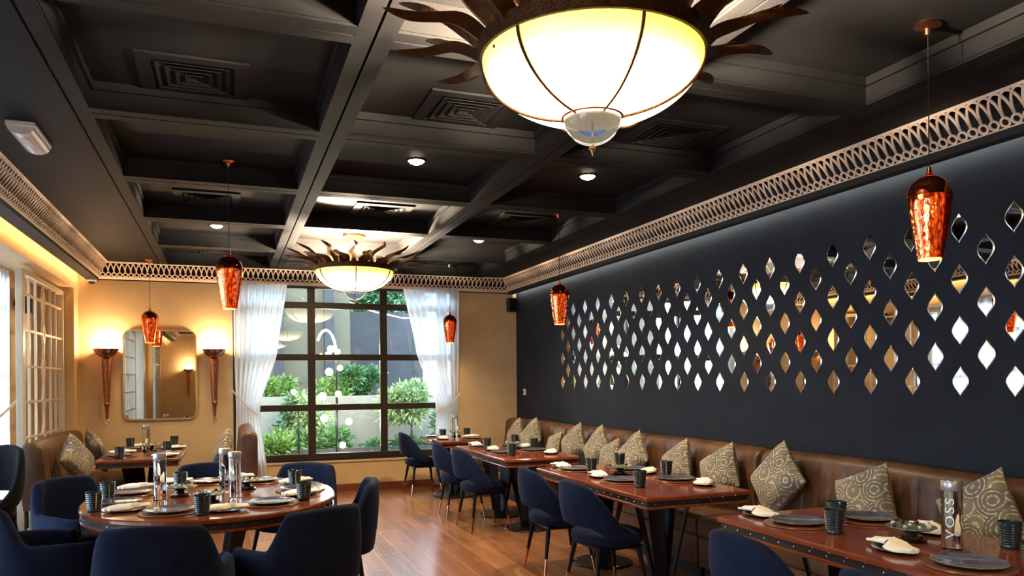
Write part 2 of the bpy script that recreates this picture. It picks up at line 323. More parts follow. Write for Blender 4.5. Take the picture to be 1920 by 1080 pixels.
# ------------------------------------------------------------------ fretwork cornice
def ribbon(mb,pts,hw,F,closed=False):
    n=len(pts); L=[];Rr=[]
    for i,(u,v) in enumerate(pts):
        a=pts[(i-1)%n] if (closed or i>0) else pts[i]; b=pts[(i+1)%n] if (closed or i<n-1) else pts[i]
        dx,dy=b[0]-a[0],b[1]-a[1]; l=math.hypot(dx,dy) or 1; nx,ny=-dy/l*hw,dx/l*hw
        L.append((u+nx,v+ny)); Rr.append((u-nx,v-ny))
    t=0.004; secs=[[F(L[i][0],L[i][1],t),F(Rr[i][0],Rr[i][1],t),F(Rr[i][0],Rr[i][1],-t),F(L[i][0],L[i][1],-t)] for i in range(n)]
    if closed: secs.append(secs[0])
    mb.loft(secs,True,not closed)
def fret(name,label,org,ud,length,vd,mit0,mit1):
    ud=Vector(ud); vd=Vector(vd); H=vd.length; vd=vd.normalized(); nrm=ud.cross(vd).normalized(); org=Vector(org)
    F=lambda u,v,t: tuple(org+ud*u+vd*v+nrm*t)
    mb=MB(); p=0.0625
    def clip(u,v): return mit0*(v/H)-0.01<=u<=length-mit1*(v/H)+0.01
    n=int(length/p)
    for i in range(n+1):
        u=i*p+0.03
        if clip(u,0.068): ribbon(mb,[(u+0.0245*math.cos(2*PI*j/14),0.062+0.0245*math.sin(2*PI*j/14)) for j in range(14)],0.006,F,True)
        if clip(u+p/2,0.06):
            ribbon(mb,[(u+0.0245,0.062),(u+p-0.0245,0.062)],0.005,F)
        pts=[(u+p-p*math.cos(PI*j/14),0.088+0.138*math.sin(PI*j/14)) for j in range(15)]
        pts=[q for q in pts if clip(*q)]
        if len(pts)>2: ribbon(mb,pts,0.0066,F)
    def band(v0,v1,t0,t1):
        c=[(v0,t0),(v1,t0),(v1,t1),(v0,t1)]
        mb.loft([[F(mit0*v/H,v,t) for v,t in c],[F(length-mit1*v/H,v,t) for v,t in c]])
    band(0,0.034,-0.006,0.010); band(0.226,H,-0.006,0.006)
    o=mb.build(name,'fret',smooth=False); return tag(o,label,'cornice',kind=None)
fret('fretwork_cornice','pierced wooden fretwork cornice above the mirrored navy wall',(3.92,YF,2.80),(0,1,0),YB-0.03-YF,(-0.135,0,0.20),0,0.135)
fret('fretwork_cornice','pierced wooden fretwork cornice above the left windows',(-1.49,YB-0.03,2.80),(0,-1,0),YB-0.03-YF,(0.135,0,0.20),0.135,0)
fret('fretwork_cornice','pierced wooden fretwork cornice above the curtained back window',(3.92,YB-0.03,2.80),(-1,0,0),5.41,(0,-0.135,0.20),0.135,0.135)
# ------------------------------------------------------------------ back window
w1=thing('window_1',None,None,(0,YB+0.13,0)); w1['kind']='structure'
mb=MB()
for x,h in ((WX0+0.03,0.04),(1.08,0.05),(2.07,0.05),(WX1-0.03,0.04)): mb.box(x-h,x+h,-0.035,0.035,WZ0,WZ1,bev=0.005)
for z,h in ((WZ0+0.045,0.045),(1.15,0.042),(1.84,0.042),(2.55,0.042),(WZ1-0.04,0.04)): mb.box(WX0,WX1,-0.04,0.04,z-h,z+h,bev=0.005)
mb.build('window_frame','bronze_frame',w1,smooth=False)
mb=MB(); mb.box(WX0,WX1,-0.003,0.003,WZ0,WZ1); mb.build('window_pane','pane',w1,smooth=False)
box(WX0-0.02,WX1+0.02,-0.15,-0.04,WZ0-0.025,WZ0).build('window_sill','cream',w1,smooth=False)
# left windows in the bay (plane x=-2.1)
def side_window(n,y0,y1):
    w=thing('window_%d'%n,None,None,(-2.16,0,0)); w['kind']='structure'
    mb=MB(); N=3
    for i in range(N+1):
        y=y0+0.03+(y1-y0-0.06)*i/N; mb.box(-0.03,0.03,y-0.03,y+0.03,0.2,2.6)
    for z in (0.23,0.9,1.6,2.25,2.57): mb.box(-0.035,0.035,y0,y1,z-0.035,z+0.035)
    mb.build('window_frame','bronze_frame',w,smooth=False)
    box(-0.003,0.003,y0,y1,0.2,2.6).build('window_pane','pane',w,smooth=False)
    return w
side_window(2,6.0,8.95); side_window(3,2.9,6.0); side_window(4,-1.2,1.9)
struct('trim_40',box(-2.22,-2.1,2.9,8.95,0,0.2),'beige'); struct('trim_41',box(-2.22,-2.1,-1.2,1.9,0,0.2),'beige')
# ------------------------------------------------------------------ curtains
def curtain(name,label,path,tie,mat_='sheer',seed=0,folds=8,axis='x',const=0,amp=0.03,zt=2.80,zb=0.02):
    # path(v)->(a,b) side positions for v in 0..1 from top to floor
    rnd=random.Random(seed); ph=[rnd.uniform(0,6) for _ in range(4)]
    mb=MB(); nu,nv=folds*12,46; secs=[]
    for j in range(nv+1):
        v=j/nv; z=zt+(zb-zt)*v; a,b=path(z); row=[]
        wdt=abs(b-a)
        for i in range(nu+1):
            u=i/nu; A=amp*(0.75+0.25*math.sin(5*u+ph[0]))
            off=A*math.sin(2*PI*folds*u+0.5*math.sin(3*v+ph[1]))+0.12*A*math.sin(2*PI*folds*2.3*u+ph[2]+2*v)
            p=a+(b-a)*(u+0.006*math.sin(2*PI*folds*u*2+ph[3]))
            row.append((p,const+off,z) if axis=='x' else (const+off,p,z))
        secs.append(row)
    mb.loft(secs,False,False)
    r=thing(name,label,'curtain'); mb.build('drape',mat_,r,ang=180,recalc=False)
    mb=MB(); (x0,z0),(x1,z1)=tie; pts=[]
    for k in range(9):
        t=k/8; q=x0+(x1-x0)*t; zz=z0+(z1-z0)*t-0.03*math.sin(PI*t)
        pts.append((q,const-0.055,zz) if axis=='x' else (const+0.055,q,zz))
    secs=[]
    for q in pts: secs.append([(q[0],q[1],q[2]-0.016),(q[0]+(0 if axis=='x' else .004),q[1]+(.004 if axis=='x' else 0),q[2]-0.016),(q[0]+(0 if axis=='x' else .004),q[1]+(.004 if axis=='x' else 0),q[2]+0.016),(q[0],q[1],q[2]+0.016)])
    mb.loft(secs); mb.build('tie_band','velour_band',r)
    return r
def interp(z,tab):
    for (z0,a0,b0),(z1,a1,b1) in zip(tab,tab[1:]):
        if z<=z0 and z>=z1:
            t=(z0-z)/(z0-z1); t=t*t*(3-2*t)*0.35+t*0.65; return a0+(a1-a0)*t,b0+(b1-b0)*t
    return tab[-1][1],tab[-1][2]
tl=[(2.9,0.08,0.76),(1.9,0.08,0.62),(1.2,0.10,0.40),(1.05,0.10,0.40),(0.0,0.08,0.52)]
curtain('sheer_curtain','white sheer curtain tied back at the left of the back window',lambda z:interp(z,tl),((0.05,1.42),(0.36,1.08)),seed=1,const=YB-0.075)
tr_=[(2.9,2.30,3.13),(1.9,2.50,3.12),(1.2,2.77,3.10),(1.05,2.78,3.10),(0.0,2.74,3.12)]
curtain('sheer_curtain','white sheer curtain tied back at the right of the back window',lambda z:interp(z,tr_),((2.79,1.06),(3.13,1.33)),seed=2,const=YB-0.075)
ts=[(2.9,7.9,9.0),(1.9,8.0,8.97),(1.15,8.45,8.90),(1.05,8.45,8.90),(0,8.4,8.95)]
curtain('sheer_curtain','white sheer curtain at the far left window beside the lattice screen',lambda z:interp(z,[(2.9,6.9,8.9),(1.9,7.0,8.85),(1.15,7.5,8.8),(1.05,7.5,8.8),(0,7.3,8.9)]),((7.5,1.1),(8.92,1.35)),seed=3,axis='y',const=-2.04,zt=2.63,folds=14)
curtain('sheer_curtain','white sheer curtain of the left window nearer the camera, left of the black chair',lambda z:interp(z,[(2.9,3.0,4.9),(1.9,3.0,4.8),(1.15,3.1,4.2),(1.05,3.1,4.2),(0,3.0,4.5)]),((3.05,1.35),(4.2,1.1)),seed=4,axis='y',const=-2.04,zt=2.63,folds=14)
# ------------------------------------------------------------------ lattice screens
def screen(y0,y1,label,x=-1.83,zt=2.60):
    r=thing('lattice_screen',label,'screen',(x,0,0),group='cream lattice screens')
    mb=MB(); mb.box(-0.03,0.03,y0,y0+0.10,0,zt,bev=0.003); mb.box(-0.03,0.03,y1-0.06,y1,0,zt,bev=0.003)
    mb.box(-0.03,0.03,y0+0.10,y1-0.06,zt-0.05,zt,bev=0.003); mb.box(-0.03,0.03,y0+0.10,y1-0.06,0,0.08,bev=0.003)
    mb.build('frame','cream',r,smooth=False)
    mb=MB(); c=(y0+0.10+y1-0.06)/2; q=0.011; P=0.35; D=0.055; Dz=0.11; d=0.012
    zs=[2.38-P*k for k in range(7)]
    for yy in (c-0.62,c-0.34,c+0.34,c+0.60): mb.box(-d,d,yy-q,yy+q,0.08,zt-0.05)
    def bar(a,b):
        (ya,za),(yb,zb)=a,b; l=math.hypot(yb-ya,zb-za); ny,nz=-(zb-za)/l*q,(yb-ya)/l*q
        sec=lambda y,z:[(-d,y+ny,z+nz),(d,y+ny,z+nz),(d,y-ny,z-nz),(-d,y-ny,z-nz)]
        mb.loft([sec(ya,za),sec(yb,zb)])
    prev=zt-0.05
    for z in zs:
        bar((c,prev),(c,z+Dz)); prev=z-Dz
        bar((c,z+Dz),(c+D,z)); bar((c+D,z),(c,z-Dz)); bar((c,z-Dz),(c-D,z)); bar((c-D,z),(c,z+Dz))
        bar((y0+0.10,z),(c-D,z)); bar((c+D,z),(y1-0.06,z))
    bar((c,prev),(c,0.08)); mb.build('lattice','brass' if 0 else 'cream',r,smooth=False)
    return r
screen(8.30,10.24,'cream lattice screen with diamonds behind the left leather booth')
screen(3.35,5.3,'cream lattice screen of the near left window, seen in the mirrors')
screen(-2.9,-1.2,'cream lattice screen furthest behind the camera, seen in the wall mirror')
# ------------------------------------------------------------------ garden outside
def ground(): struct('terrain',box(-9,16,YB+0.25,24,-0.15,-0.02),'soil')
ground()
tag(box(-1.5,9,13.5,13.7,-0.02,1.25).build('garden_wall','garden_wall',smooth=False),'low pale rendered garden wall behind the shrubs','wall')
tag(box(-1.5,7,12.5,12.55,-0.02,0.42).build('planter_edge','house_dark',smooth=False),'dark planter edge in front of the garden shrubs','planter')
hs=thing('outbuilding','beige outbuilding with dark posts and canopy beyond the garden wall','building',(0,0,0))
box(-1.5,2.35,15.6,15.8,0,4.2).build('wall','house',hs,smooth=False)
box(2.35,4.0,16.4,16.6,0,3.0).build('dark_wall','house_dark',hs,smooth=False)
mb=MB()
for x in(0.95,1.9,3.7): mb.box(x-0.09,x+0.09,15.3,15.5,0,4.2)
mb.build('post','house_dark',hs,smooth=False)
mb=MB()
for y,z in((13.2,3.35),(14.2,3.5),(15.2,3.65)): mb.box(-1.5,3.9,y,y+0.08,z,z+0.14)
mb.build('canopy_beam','white_paint',hs,smooth=False)
def leaves(mb,c,rad,n,size,rnd,droop=0.2):
    for _ in range(n):
        while True:
            p=Vector((rnd.uniform(-1,1),rnd.uniform(-1,1),rnd.uniform(-1,1)))
            if 0.25<p.length<1: break
        lump=0.75+0.5*mnoise.noise(p*2.3+Vector(c))
        q=Vector(c)+Vector((p.x*rad[0],p.y*rad[1],p.z*rad[2]))*lump
        d=(p.normalized()+Vector((rnd.uniform(-.7,.7),rnd.uniform(-.7,.7),rnd.uniform(-.4,.6)))).normalized(); d.z-=droop; d.normalize()
        s=d.cross(Vector((rnd.uniform(-1,1),rnd.uniform(-1,1),rnd.uniform(-1,1)))).normalized(); l=size*rnd.uniform(0.7,1.4); wd=l*0.17; n2=d.cross(s)
        mb.add([q,q+d*l*0.5+s*wd-n2*wd*0.3,q+d*l,q+d*l*0.5-s*wd-n2*wd*0.3],[(0,1,2),(0,2,3)])
def shrub(label,x,y,z0,rad,n,size,m,seed,trunk=False,h=0.5):
    rnd=random.Random(seed); r=thing('garden_shrub' if not trunk else 'small_tree',label,'plant',(x,y,0)); mb=MB()
    cz=z0+rad[2]
    for k in range(7):
        a=rnd.uniform(0,2*PI); leaves(mb,(math.cos(a)*rad[0]*0.5,math.sin(a)*rad[1]*0.4,cz+rnd.uniform(-.4,.5)*rad[2]),(rad[0]*0.6,rad[1]*0.6,rad[2]*0.6),n//7,size,rnd)
    mb.build('foliage',m,r,smooth=False,recalc=False)
    mb=MB()
    for k in range(1 if trunk else 5):
        a=rnd.uniform(0,2*PI); mb.tube([(0,0,-0.02),(0.05*math.cos(a),0.05*math.sin(a),cz*0.5),(rad[0]*0.4*math.cos(a),rad[1]*0.4*math.sin(a),cz)],[0.03 if trunk else 0.012,0.02 if trunk else 0.009,0.006],6)
    mb.build('stem','bark',r)
S=[('broad bright green shrub low at the left of the back window',0.62,12.7,0.02,(0.62,0.30,0.36),4200,0.095,'leaf_a',1),
('dense shrub under the middle pane, left half',1.45,12.8,0.02,(0.50,0.30,0.38),3600,0.09,'leaf_b',2),
('dark leafy shrub under the middle pane, right half',2.25,12.8,0.0,(0.46,0.30,0.26),2800,0.085,'leaf_b',3),
('thin pale shrub rising behind the bulb pole',1.38,13.1,0.45,(0.38,0.2,0.50),1500,0.09,'leaf_c',4),
('small leafy plant above the garden wall at the left pane',0.80,13.95,1.1,(0.5,0.2,0.26),1400,0.10,'leaf_a',5),
('leafy climber beside the first mullion',1.0,13.2,0.4,(0.24,0.14,0.5),1000,0.09,'leaf_b',6),
('low dark shrub behind the velvet chair nearest the window',2.95,12.8,0.02,(0.40,0.3,0.26),2200,0.085,'leaf_b',8),
('yellow-green shrub at the right end of the garden wall',3.75,12.85,0.15,(0.40,0.28,0.50),2200,0.095,'leaf_a',9),
('bright green shrub at the far left, half behind the curtain',-0.4,12.7,0.02,(0.45,0.3,0.36),1800,0.10,'leaf_a',11),
('sparse plant showing above the wall beside the bulb pole',1.75,14.0,1.05,(0.34,0.2,0.28),700,0.11,'leaf_a',14)]
for a in S: shrub(*a)
shrub('round-crowned small tree at the right of the back window',3.0,12.95,0.72,(0.60,0.36,0.50),4600,0.10,'leaf_c',7,trunk=True)
shrub('bushy crown behind the dark mullion, above the garden wall',2.35,14.2,1.1,(0.52,0.25,0.36),2600,0.11,'leaf_b',12,trunk=True)
shrub('tall green tree beyond the outbuilding',3.3,19.5,2.7,(1.6,0.9,1.1),5000,0.2,'leaf_b',13,trunk=True)
# bulb pole; many globes stand in for room lamps reflected in the pane
bpz=thing('bulb_pole','arched garden pole, many of its bulbs stand-ins for room reflections in the window','lamp',(1.62,12.2,0),group=None)
MB().tube([(0,0,-0.02),(0,0,1.2),(0.0,0,1.9)],0.018,8).build('pole','blackmetal',bpz)
MB().tube([(-0.16+0.16*math.cos(a*PI/10),0,1.9+0.42*math.sin(a*PI/10)) for a in range(0,9)],0.02,8).build('arch','tube_blue',bpz)
MB().tube([(-0.58,0.1,-0.02),(-0.58,0.1,1.1)],0.014,8).build('pole','blackmetal',bpz)
bulbs=[(-0.09,2.02,.055),(-0.13,1.93,.05),(0.02,1.98,.04),(0.05,1.72,.045),(-0.12,1.66,.06),(-0.22,1.28,.06),(0.02,1.31,.05),(-0.2,0.93,.06),(0.18,0.87,.055),(0.08,0.50,.05),(-0.36,1.98,.022),(-0.24,1.93,.02),(-0.38,1.87,.022),(-0.66,1.35,.04)]
for k,(x,z,r) in enumerate(bulbs):
    MB().lathe([(0.001,-r),(r*0.5,-r*0.87),(r*0.87,-r*0.5),(r,0),(r*0.87,r*0.5),(r*0.5,r*0.87),(0.001,r)],12,TR(x,-0.03,z)).build('bulb','bulb_glow',bpz)
light('POINT','glow',(-0.1,-0.2,1.9),K['out']*0.5,(1,0.85,0.6),bpz,0.1); light('POINT','glow',(0.0,-0.2,0.9),K['out']*0.5,(1,0.9,0.7),bpz,0.1)
tag(MB().tube([(2.2,14.6,3.02),(2.6,14.6,2.86),(3.2,14.6,2.74),(4.4,14.6,2.72)],0.015,6).build('cable','white_paint'),'white cable strung across the view outside the back window','cable')
fe=MB()
for i in range(16):
    fe.tube([(3.9+i*0.28,15.9,0),(3.9+i*0.28+0.9,15.9,2.3)],0.012,4); fe.tube([(3.9+i*0.28,15.92,2.3),(3.9+i*0.28+0.9,15.92,0)],0.012,4)
tag(fe.build('trellis_fence','house_dark'),'diamond trellis fence outside at the right of the window','fence')
tag(MB().tube([(3.95,14.4,0),(3.95,14.4,3.6)],0.1,10).build('garden_post','house_dark'),'dark round post outside behind the right curtain','post')
# ================================================================== LEAF MIRRORS
def leaf_outline(h,wd,n=18):
    pts=[]
    for s in (1,-1):
        rng=range(0,n+1) if s==1 else range(n-1,0,-1)
        for i in rng:
            t=i/n; z=-h/2+h*t
            ww=wd/2*(0.5-0.5*math.cos(2*PI*t))**0.66
            pts.append((s*ww,z))
    return pts
lo=leaf_outline(0.180,0.108); li=[(a*0.86,b*0.90) for a,b in lo]
mb=MB(); n=len(lo)
mb.loft([[(0,a,b) for a,b in lo],[(-0.003,a,b) for a,b in lo]],True,False)
mb.loft([[(-0.003,a,b) for a,b in lo],[(-0.006,a,b) for a,b in li]],True,False)
rim_me=mb; 
face=MB(); face.add([(-0.006,a,b) for a,b in li]+[(-0.0055,a,b) for a,b in li],[tuple(range(n)),tuple(range(2*n-1,n-1,-1))])
proto_root=None; cols=37; order=['first','second','third','fourth','fifth','sixth','seventh','eighth','ninth','tenth','eleventh','twelfth','thirteenth','fourteenth','fifteenth','sixteenth','seventeenth','eighteenth','nineteenth','twentieth']
rown={0:'bottom row',1:'second row from the bottom',2:'third row from the bottom',3:'middle row',4:'third row from the top',5:'second row from the top',6:'top row'}
rows={r:[] for r in range(7)}
for c in range(cols):
    y=2.91+c*0.1658
    for r in range(7):
        if (c%2==0)==(r%2==0): 
            if r==6 and c>=36: continue
            rows[r].append(y)
mproto=None
for r in range(7):
    L=sorted(rows[r],reverse=True)
    for i,y in enumerate(L):
        lab='leaf-shaped mirror on the navy wall, %s, %s from the window'%(rown[r],order[i])
        z=1.471+0.150*r*1.004
        if mproto is None:
            mproto=thing('leaf_mirror',lab,'mirror',(XR-0.001,y,z),group='leaf mirrors on the navy wall')
            rim_me.build('bevel_rim','mirror_edge',mproto,smooth=False); face.build('glass','mirror',mproto,smooth=False)
            kids_of[mproto.name]=kids(mproto)
        else:
            rndm=random.Random(i*7+r); d=dup(mproto,(XR-0.001,y,z),label=lab); d.rotation_euler=(0,R(rndm.uniform(-.5,.5)),R(rndm.uniform(-.5,.5)))
# ================================================================== CEILING FIXTURES
def chandelier(x,y,label,rot):
    r=thing('chandelier',label,'chandelier',(x,y,ZP),rot,group='sunburst chandeliers')
    zr=2.70-ZP; RB=0.415
    MB().lathe([(0.001,0),(0.125,0),(0.125,-0.04),(0.115,-0.055),(0.001,-0.055)],28).build('canopy','copper',r)
    mb=MB()
    mb.tube([(0,0,-0.03),(0,0,zr-0.02)],0.006,8); mb.build('rod','chrome',r)
    for k in range(3):
        a=k*2*PI/3+0.5; MB().tube([(0.06*math.cos(a),0.06*math.sin(a),-0.03),(0.36*math.cos(a),0.36*math.sin(a),zr+0.035)],0.0035,6).build('rod','brass',r)
    # cross bar carrying the lamps
    MB().tube([(-RB,0,zr-0.02),(RB,0,zr-0.02)],0.006,6).build('cross_bar','hammered',r)
    prof=[]
    for k in range(15):
        t=k/14; a=t*PI/2*0.92; prof.append((RB*math.cos(a)**0.85 if k<14 else 0.09,-0.215*math.sin(a)**1.15))
    prof=[(max(p[0],0.088),p[1]) for p in prof]+[(0.001,-0.216)]
    b=MB().lathe(prof+[(0.001,-0.210)]+[(max(q[0]-0.008,0.001),q[1]+0.006) for q in reversed(prof[:-1])],56).build('bowl','bowl',r); b.location=(0,0,zr)
    MB().lathe([(RB-0.005,0.0),(RB+0.012,0.0),(RB+0.016,0.02),(RB+0.022,0.05),(RB+0.012,0.055),(RB-0.002,0.02),(RB-0.005,0)],56,TR(0,0,zr)).build('rim_band','hammered',r)
    for k in range(6):
        a=k*PI/3+0.35; pts=[((q[0]+0.006)*math.cos(a),(q[0]+0.006)*math.sin(a),zr+q[1]-0.004) for q in prof[:-1]]
        MB().tube(pts,0.006,6).build('rib','hammered',r)
    # petals
    def petal(L,wd,seed,a,tilt):
        secs=[]; n=18; sg=1 if seed%2 else -1
        for i in range(n+1):
            t=i/n; s_=sg*0.024*math.sin(t*2*PI*1.0+0.3)*min(1,t*3)
            ww=wd*(0.92+0.16*math.sin(2*PI*t*1.3+0.5))*min(1,((1-t)/0.45))**0.65 if t<1 else 0.001
            ww=max(ww,0.0015); zz=0.035*t+0.018*math.sin(t*PI*1.6); th=0.0015; cup=0.024*(ww/wd); cx=RB+0.005+L*t
            secs.append([(cx,s_-ww/2,zz+cup),(cx,s_,zz),(cx,s_+ww/2,zz+cup),(cx,s_+ww/2,zz+cup-th*2),(cx,s_,zz-th*2),(cx,s_-ww/2,zz+cup-th*2)])
        T=TR(0,0,zr+0.03)@RZ(a)@TR(RB,0,0)@Matrix.Rotation(-tilt,4,'Y')@TR(-RB,0,0)
        MB().loft(secs,True,True,T).build('petal','hammered',r)
    N=28
    for k in range(N):
        big=k%2==0
        petal(0.36 if big else 0.37,0.090 if big else 0.105,k,k*2*PI/N,R(29 if big else 10))
    MB().lathe([(0.001,0),(0.105,0),(0.108,0.006),(0.001,0.006)],32,TR(0,0,zr-0.226)).build('base_plate','amber',r)
    MB().lathe([(0.112,0.004),(0.118,0),(0.118,-0.008),(0.110,-0.012),(0.106,-0.004),(0.112,0.004)],32,TR(0,0,zr-0.202)).build('finial_ring','copper',r)
    q=[(0.110*math.cos(t*PI/20),-0.105*math.sin(t*PI/20)) for t in range(0,10)]+[(0.001,-0.105)]
    MB().lathe(q,32,TR(0,0,zr-0.208)).build('finial_bowl','finial_glass',r)
    MB().lathe([(0.004,0),(0.004,-0.10),(0.012,-0.105),(0.014,-0.112),(0.006,-0.122),(0.001,-0.14)],12,TR(0,0,zr-0.215)).build('finial','brass',r)
    light('POINT','bulb_light',(0.18,0,zr+0.02),K['bowl_up']/2,(1,0.82,0.6),r,0.05); light('POINT','bulb_light',(-0.18,0,zr+0.02),K['bowl_up']/2,(1,0.82,0.6),r,0.05)
    return r
chandelier(1.30,2.57,'huge sunburst chandelier with glowing alabaster bowl nearest the camera',R(7))
chandelier(1.31,8.33,'sunburst chandelier hanging before the back window, on its copper canopy',R(3))
chandelier(1.30,-2.0,'sunburst chandelier behind the camera, extra one out of view for its light',R(11))  # unseen chandelier added to light the near end of the room
def downlight(x,y,label):
    r=thing('downlight',label,'light',(x,y,ZP),group='recessed downlights')
    MB().lathe([(0.060,0.0),(0.060,-0.006),(0.070,-0.008),(0.077,-0.004),(0.077,0)],24).build('trim_ring','ceil',r)
    MB().lathe([(0.001,-0.030),(0.025,-0.028),(0.048,-0.018),(0.061,-0.004),(0.001,-0.003)],24).build('lens','spot_glow',r)  # dome added below the ring so the glow looks round
    light('SPOT','beam',(0,0,-0.045),K['down'],(1,0.78,0.52),r,0.04,spot=125,blend=0.8)
for x,y,l in [(1.32,5.48,'glowing downlight in the middle coffer between the two chandeliers'),(2.71,5.45,'glowing downlight in the right-hand coffer near the large chandelier'),(-0.09,8.40,'glowing downlight in the left coffers behind the copper pendant cord'),(2.74,8.34,'glowing downlight in the right coffers near the back window'),(1.62,8.42,'downlight beside the copper canopy of the far chandelier'),(2.7,-0.3,'downlight over the dark wall behind the camera')]: downlight(x,y,l)
vp=None
for x,y,l in [(-0.15,4.36,'square ceiling diffuser in the large dark coffer at upper left'),(1.35,4.36,'square ceiling diffuser half behind the petals of the near chandelier'),(2.78,4.36,'dark square ceiling diffuser right of the near chandelier'),(-0.15,7.18,'square ceiling diffuser left of the pendant cord, third coffer'),(1.38,7.17,'brightly lit square diffuser just before the far chandelier'),(2.80,7.17,'dark square ceiling diffuser beside the right pendant canopy'),(-0.12,9.95,'square ceiling diffuser in the last left coffer above the cornice'),(2.80,9.92,'dim square diffuser in the last right coffer near the corner')]:
    if vp: dup(vp,(x,y,ZP),label=l); continue
    vp=thing('air_diffuser',l,'vent',(x,y,ZP),group='square ceiling diffusers')
    mb=MB(); a=0.27; b_=0.20
    for s in((-a,a,-a,-b_),(-a,a,b_,a),(-a,-b_,-b_,b_),(b_,a,-b_,b_)): mb.box(*s,-0.012,0.0)
    mb.build('frame','ceil',vp,smooth=False)
    for k in range(4):
        o=0.18-k*0.045; i_=o-0.026; mb=MB()
        out=[(o,-o),(o,o),(-o,o),(-o,-o)]; inn=[(i_,-i_),(i_,i_),(-i_,i_),(-i_,-i_)]
        mb.add([(x_,y_,-0.016) for x_,y_ in out]+[(x_,y_,-0.002) for x_,y_ in inn]+[(x_,y_,-0.013) for x_,y_ in out]+[(x_,y_,0.001) for x_,y_ in inn],
          [(j,(j+1)%4,4+(j+1)%4,4+j) for j in range(4)]+[(8+j,12+j,12+(j+1)%4,8+(j+1)%4) for j in range(4)]+[(j,8+j,8+(j+1)%4,(j+1)%4) for j in range(4)]+[(4+j,4+(j+1)%4,12+(j+1)%4,12+j) for j in range(4)])
        mb.build('louvre','ceil',vp,smooth=False)
    kids_of[vp.name]=kids(vp)
pp=None
def pendant(x,y,zt,label,zb=2.04):
    global pp
    r=thing('pendant_lamp',label,'pendant lamp',(x,y,zt),group='tapered copper pendants')
    MB().lathe([(0.001,0),(0.055,0),(0.058,-0.008),(0.02,-0.022),(0.016,-0.05),(0.001,-0.05)],24).build('canopy','copper',r)
    H=0.385; top=zb+H-zt
    MB().tube([(0,0,-0.04),(0,0,top+0.03)],0.0028,6).build('cord','black',r)
    MB().lathe([(0.001,0.045),(0.009,0.045),(0.014,0.012),(0.03,0.002),(0.001,0.0)],16,TR(0,0,top)).build('cap','copper',r)
    prof=[(0.026,0),(0.055,-0.012),(0.078,-0.034),(0.091,-0.062),(0.0945,-0.092),(0.092,-0.125),(0.084,-0.19),(0.073,-0.265),(0.062,-0.33),(0.053,-0.385)]
    MB().lathe(prof+[(0.050,-0.384)]+[(q[0]-0.003,q[1]-0.001) for q in reversed(prof[:-1])],36,TR(0,0,top)).build('shade','pendglass',r)
    MB().lathe([(q[0]+0.0012,q[1]+0.0008) for q in prof[:5]]+[(prof[4][0]+0.0002,prof[4][1]-0.001)],36,TR(0,0,top)).build('shoulder','copper_glass',r)
    MB().lathe([(0.001,-0.08),(0.060,-0.085),(0.062,-0.11),(0.040,-0.36),(0.001,-0.365)],20,TR(0,0,top)).build('lamp_tube','pend_core',r)
    MB().lathe([(0.001,-0.378),(0.049,-0.378)],24,TR(0,0,top)).build('diffuser','pend_disc',r)
    light('SPOT','beam',(0,0,top-0.40),K['pend'],(1,0.7,0.42),r,0.04,spot=140,blend=0.8)
pendant(0.02,5.93,ZP,'copper glass pendant lamp over the oval table')
pendant(3.04,6.75,ZP,'copper glass pendant lamp against the near end of the smallest leaf mirrors')
pendant(3.05,2.60,ZP,'largest copper glass pendant lamp at right, in front of the leaf mirrors')
pendant(-0.87,10.1,ZC,'small copper glass pendant lamp before the wall mirror',zb=1.99)
pendant(2.90,10.15,ZP,'small copper glass pendant lamp before the right curtain',zb=2.03)
e=thing('emergency_light','white emergency light with prismatic cover on the dark ceiling at left','light',(-1.09,5.22,ZC))
box(-0.075,0.075,-0.22,0.22,-0.03,0,bev=0.006).build('housing','white_plastic',e); 
secs=[]
for i in range(9):
    a=PI*i/8; secs.append((0.07*math.cos(a),-0.03-0.045*math.sin(a)))
MB().loft([[(x_,yy,z_) for x_,z_ in secs] for yy in(-0.21,-0.2,0.2,0.21)]).build('cover','lens',e); MB().box(-0.02,0.02,-0.12,0.02,-0.078,-0.074).build('tube','white_plastic',e)
d=thing('dome_camera','small white dome camera under the cornice in the left corner','camera',(-1.53,10.40,2.775))
MB().lathe([(0.001,0),(0.05,0),(0.052,-0.02),(0.045,-0.03),(0.001,-0.03)],20).build('housing','white_plastic',d)
MB().lathe([(0.04,-0.028),(0.036,-0.045),(0.022,-0.058),(0.001,-0.064)],20).build('lens','black',d)
def speaker(loc,rz,label):
    s=thing('wall_speaker',label,'speaker',loc,rz,group='small black wall speakers')
    box(-0.065,0.065,-0.06,0.05,-0.10,0.10,bev=0.008).build('cabinet','black',s); box(-0.058,0.058,-0.066,-0.06,-0.09,0.09,bev=0.003).build('grille','blackmetal',s)
    box(-0.02,0.02,0.05,0.10,-0.03,0.03).build('bracket','blackmetal',s,smooth=False)
speaker((3.93,10.44,2.61),0,'small black wall speaker in the right back corner by the navy wall')
speaker((-2.0,9.35,2.36),R(90),'small black wall speaker behind the lattice screen')
speaker((0.6,YF+0.11,2.5),R(180),'small black wall speaker behind the camera, seen in the wall mirror')
s=thing('wall_switch','small white switch on the navy wall above the far end of the banquette','switch',(XR-0.006,10.22,1.33))
box(-0.006,0.006,-0.04,0.04,-0.045,0.045,bev=0.002).build('plate','white_plastic',s); box(-0.009,-0.005,-0.012,0.012,-0.018,0.018).build('rocker','blackmetal',s)
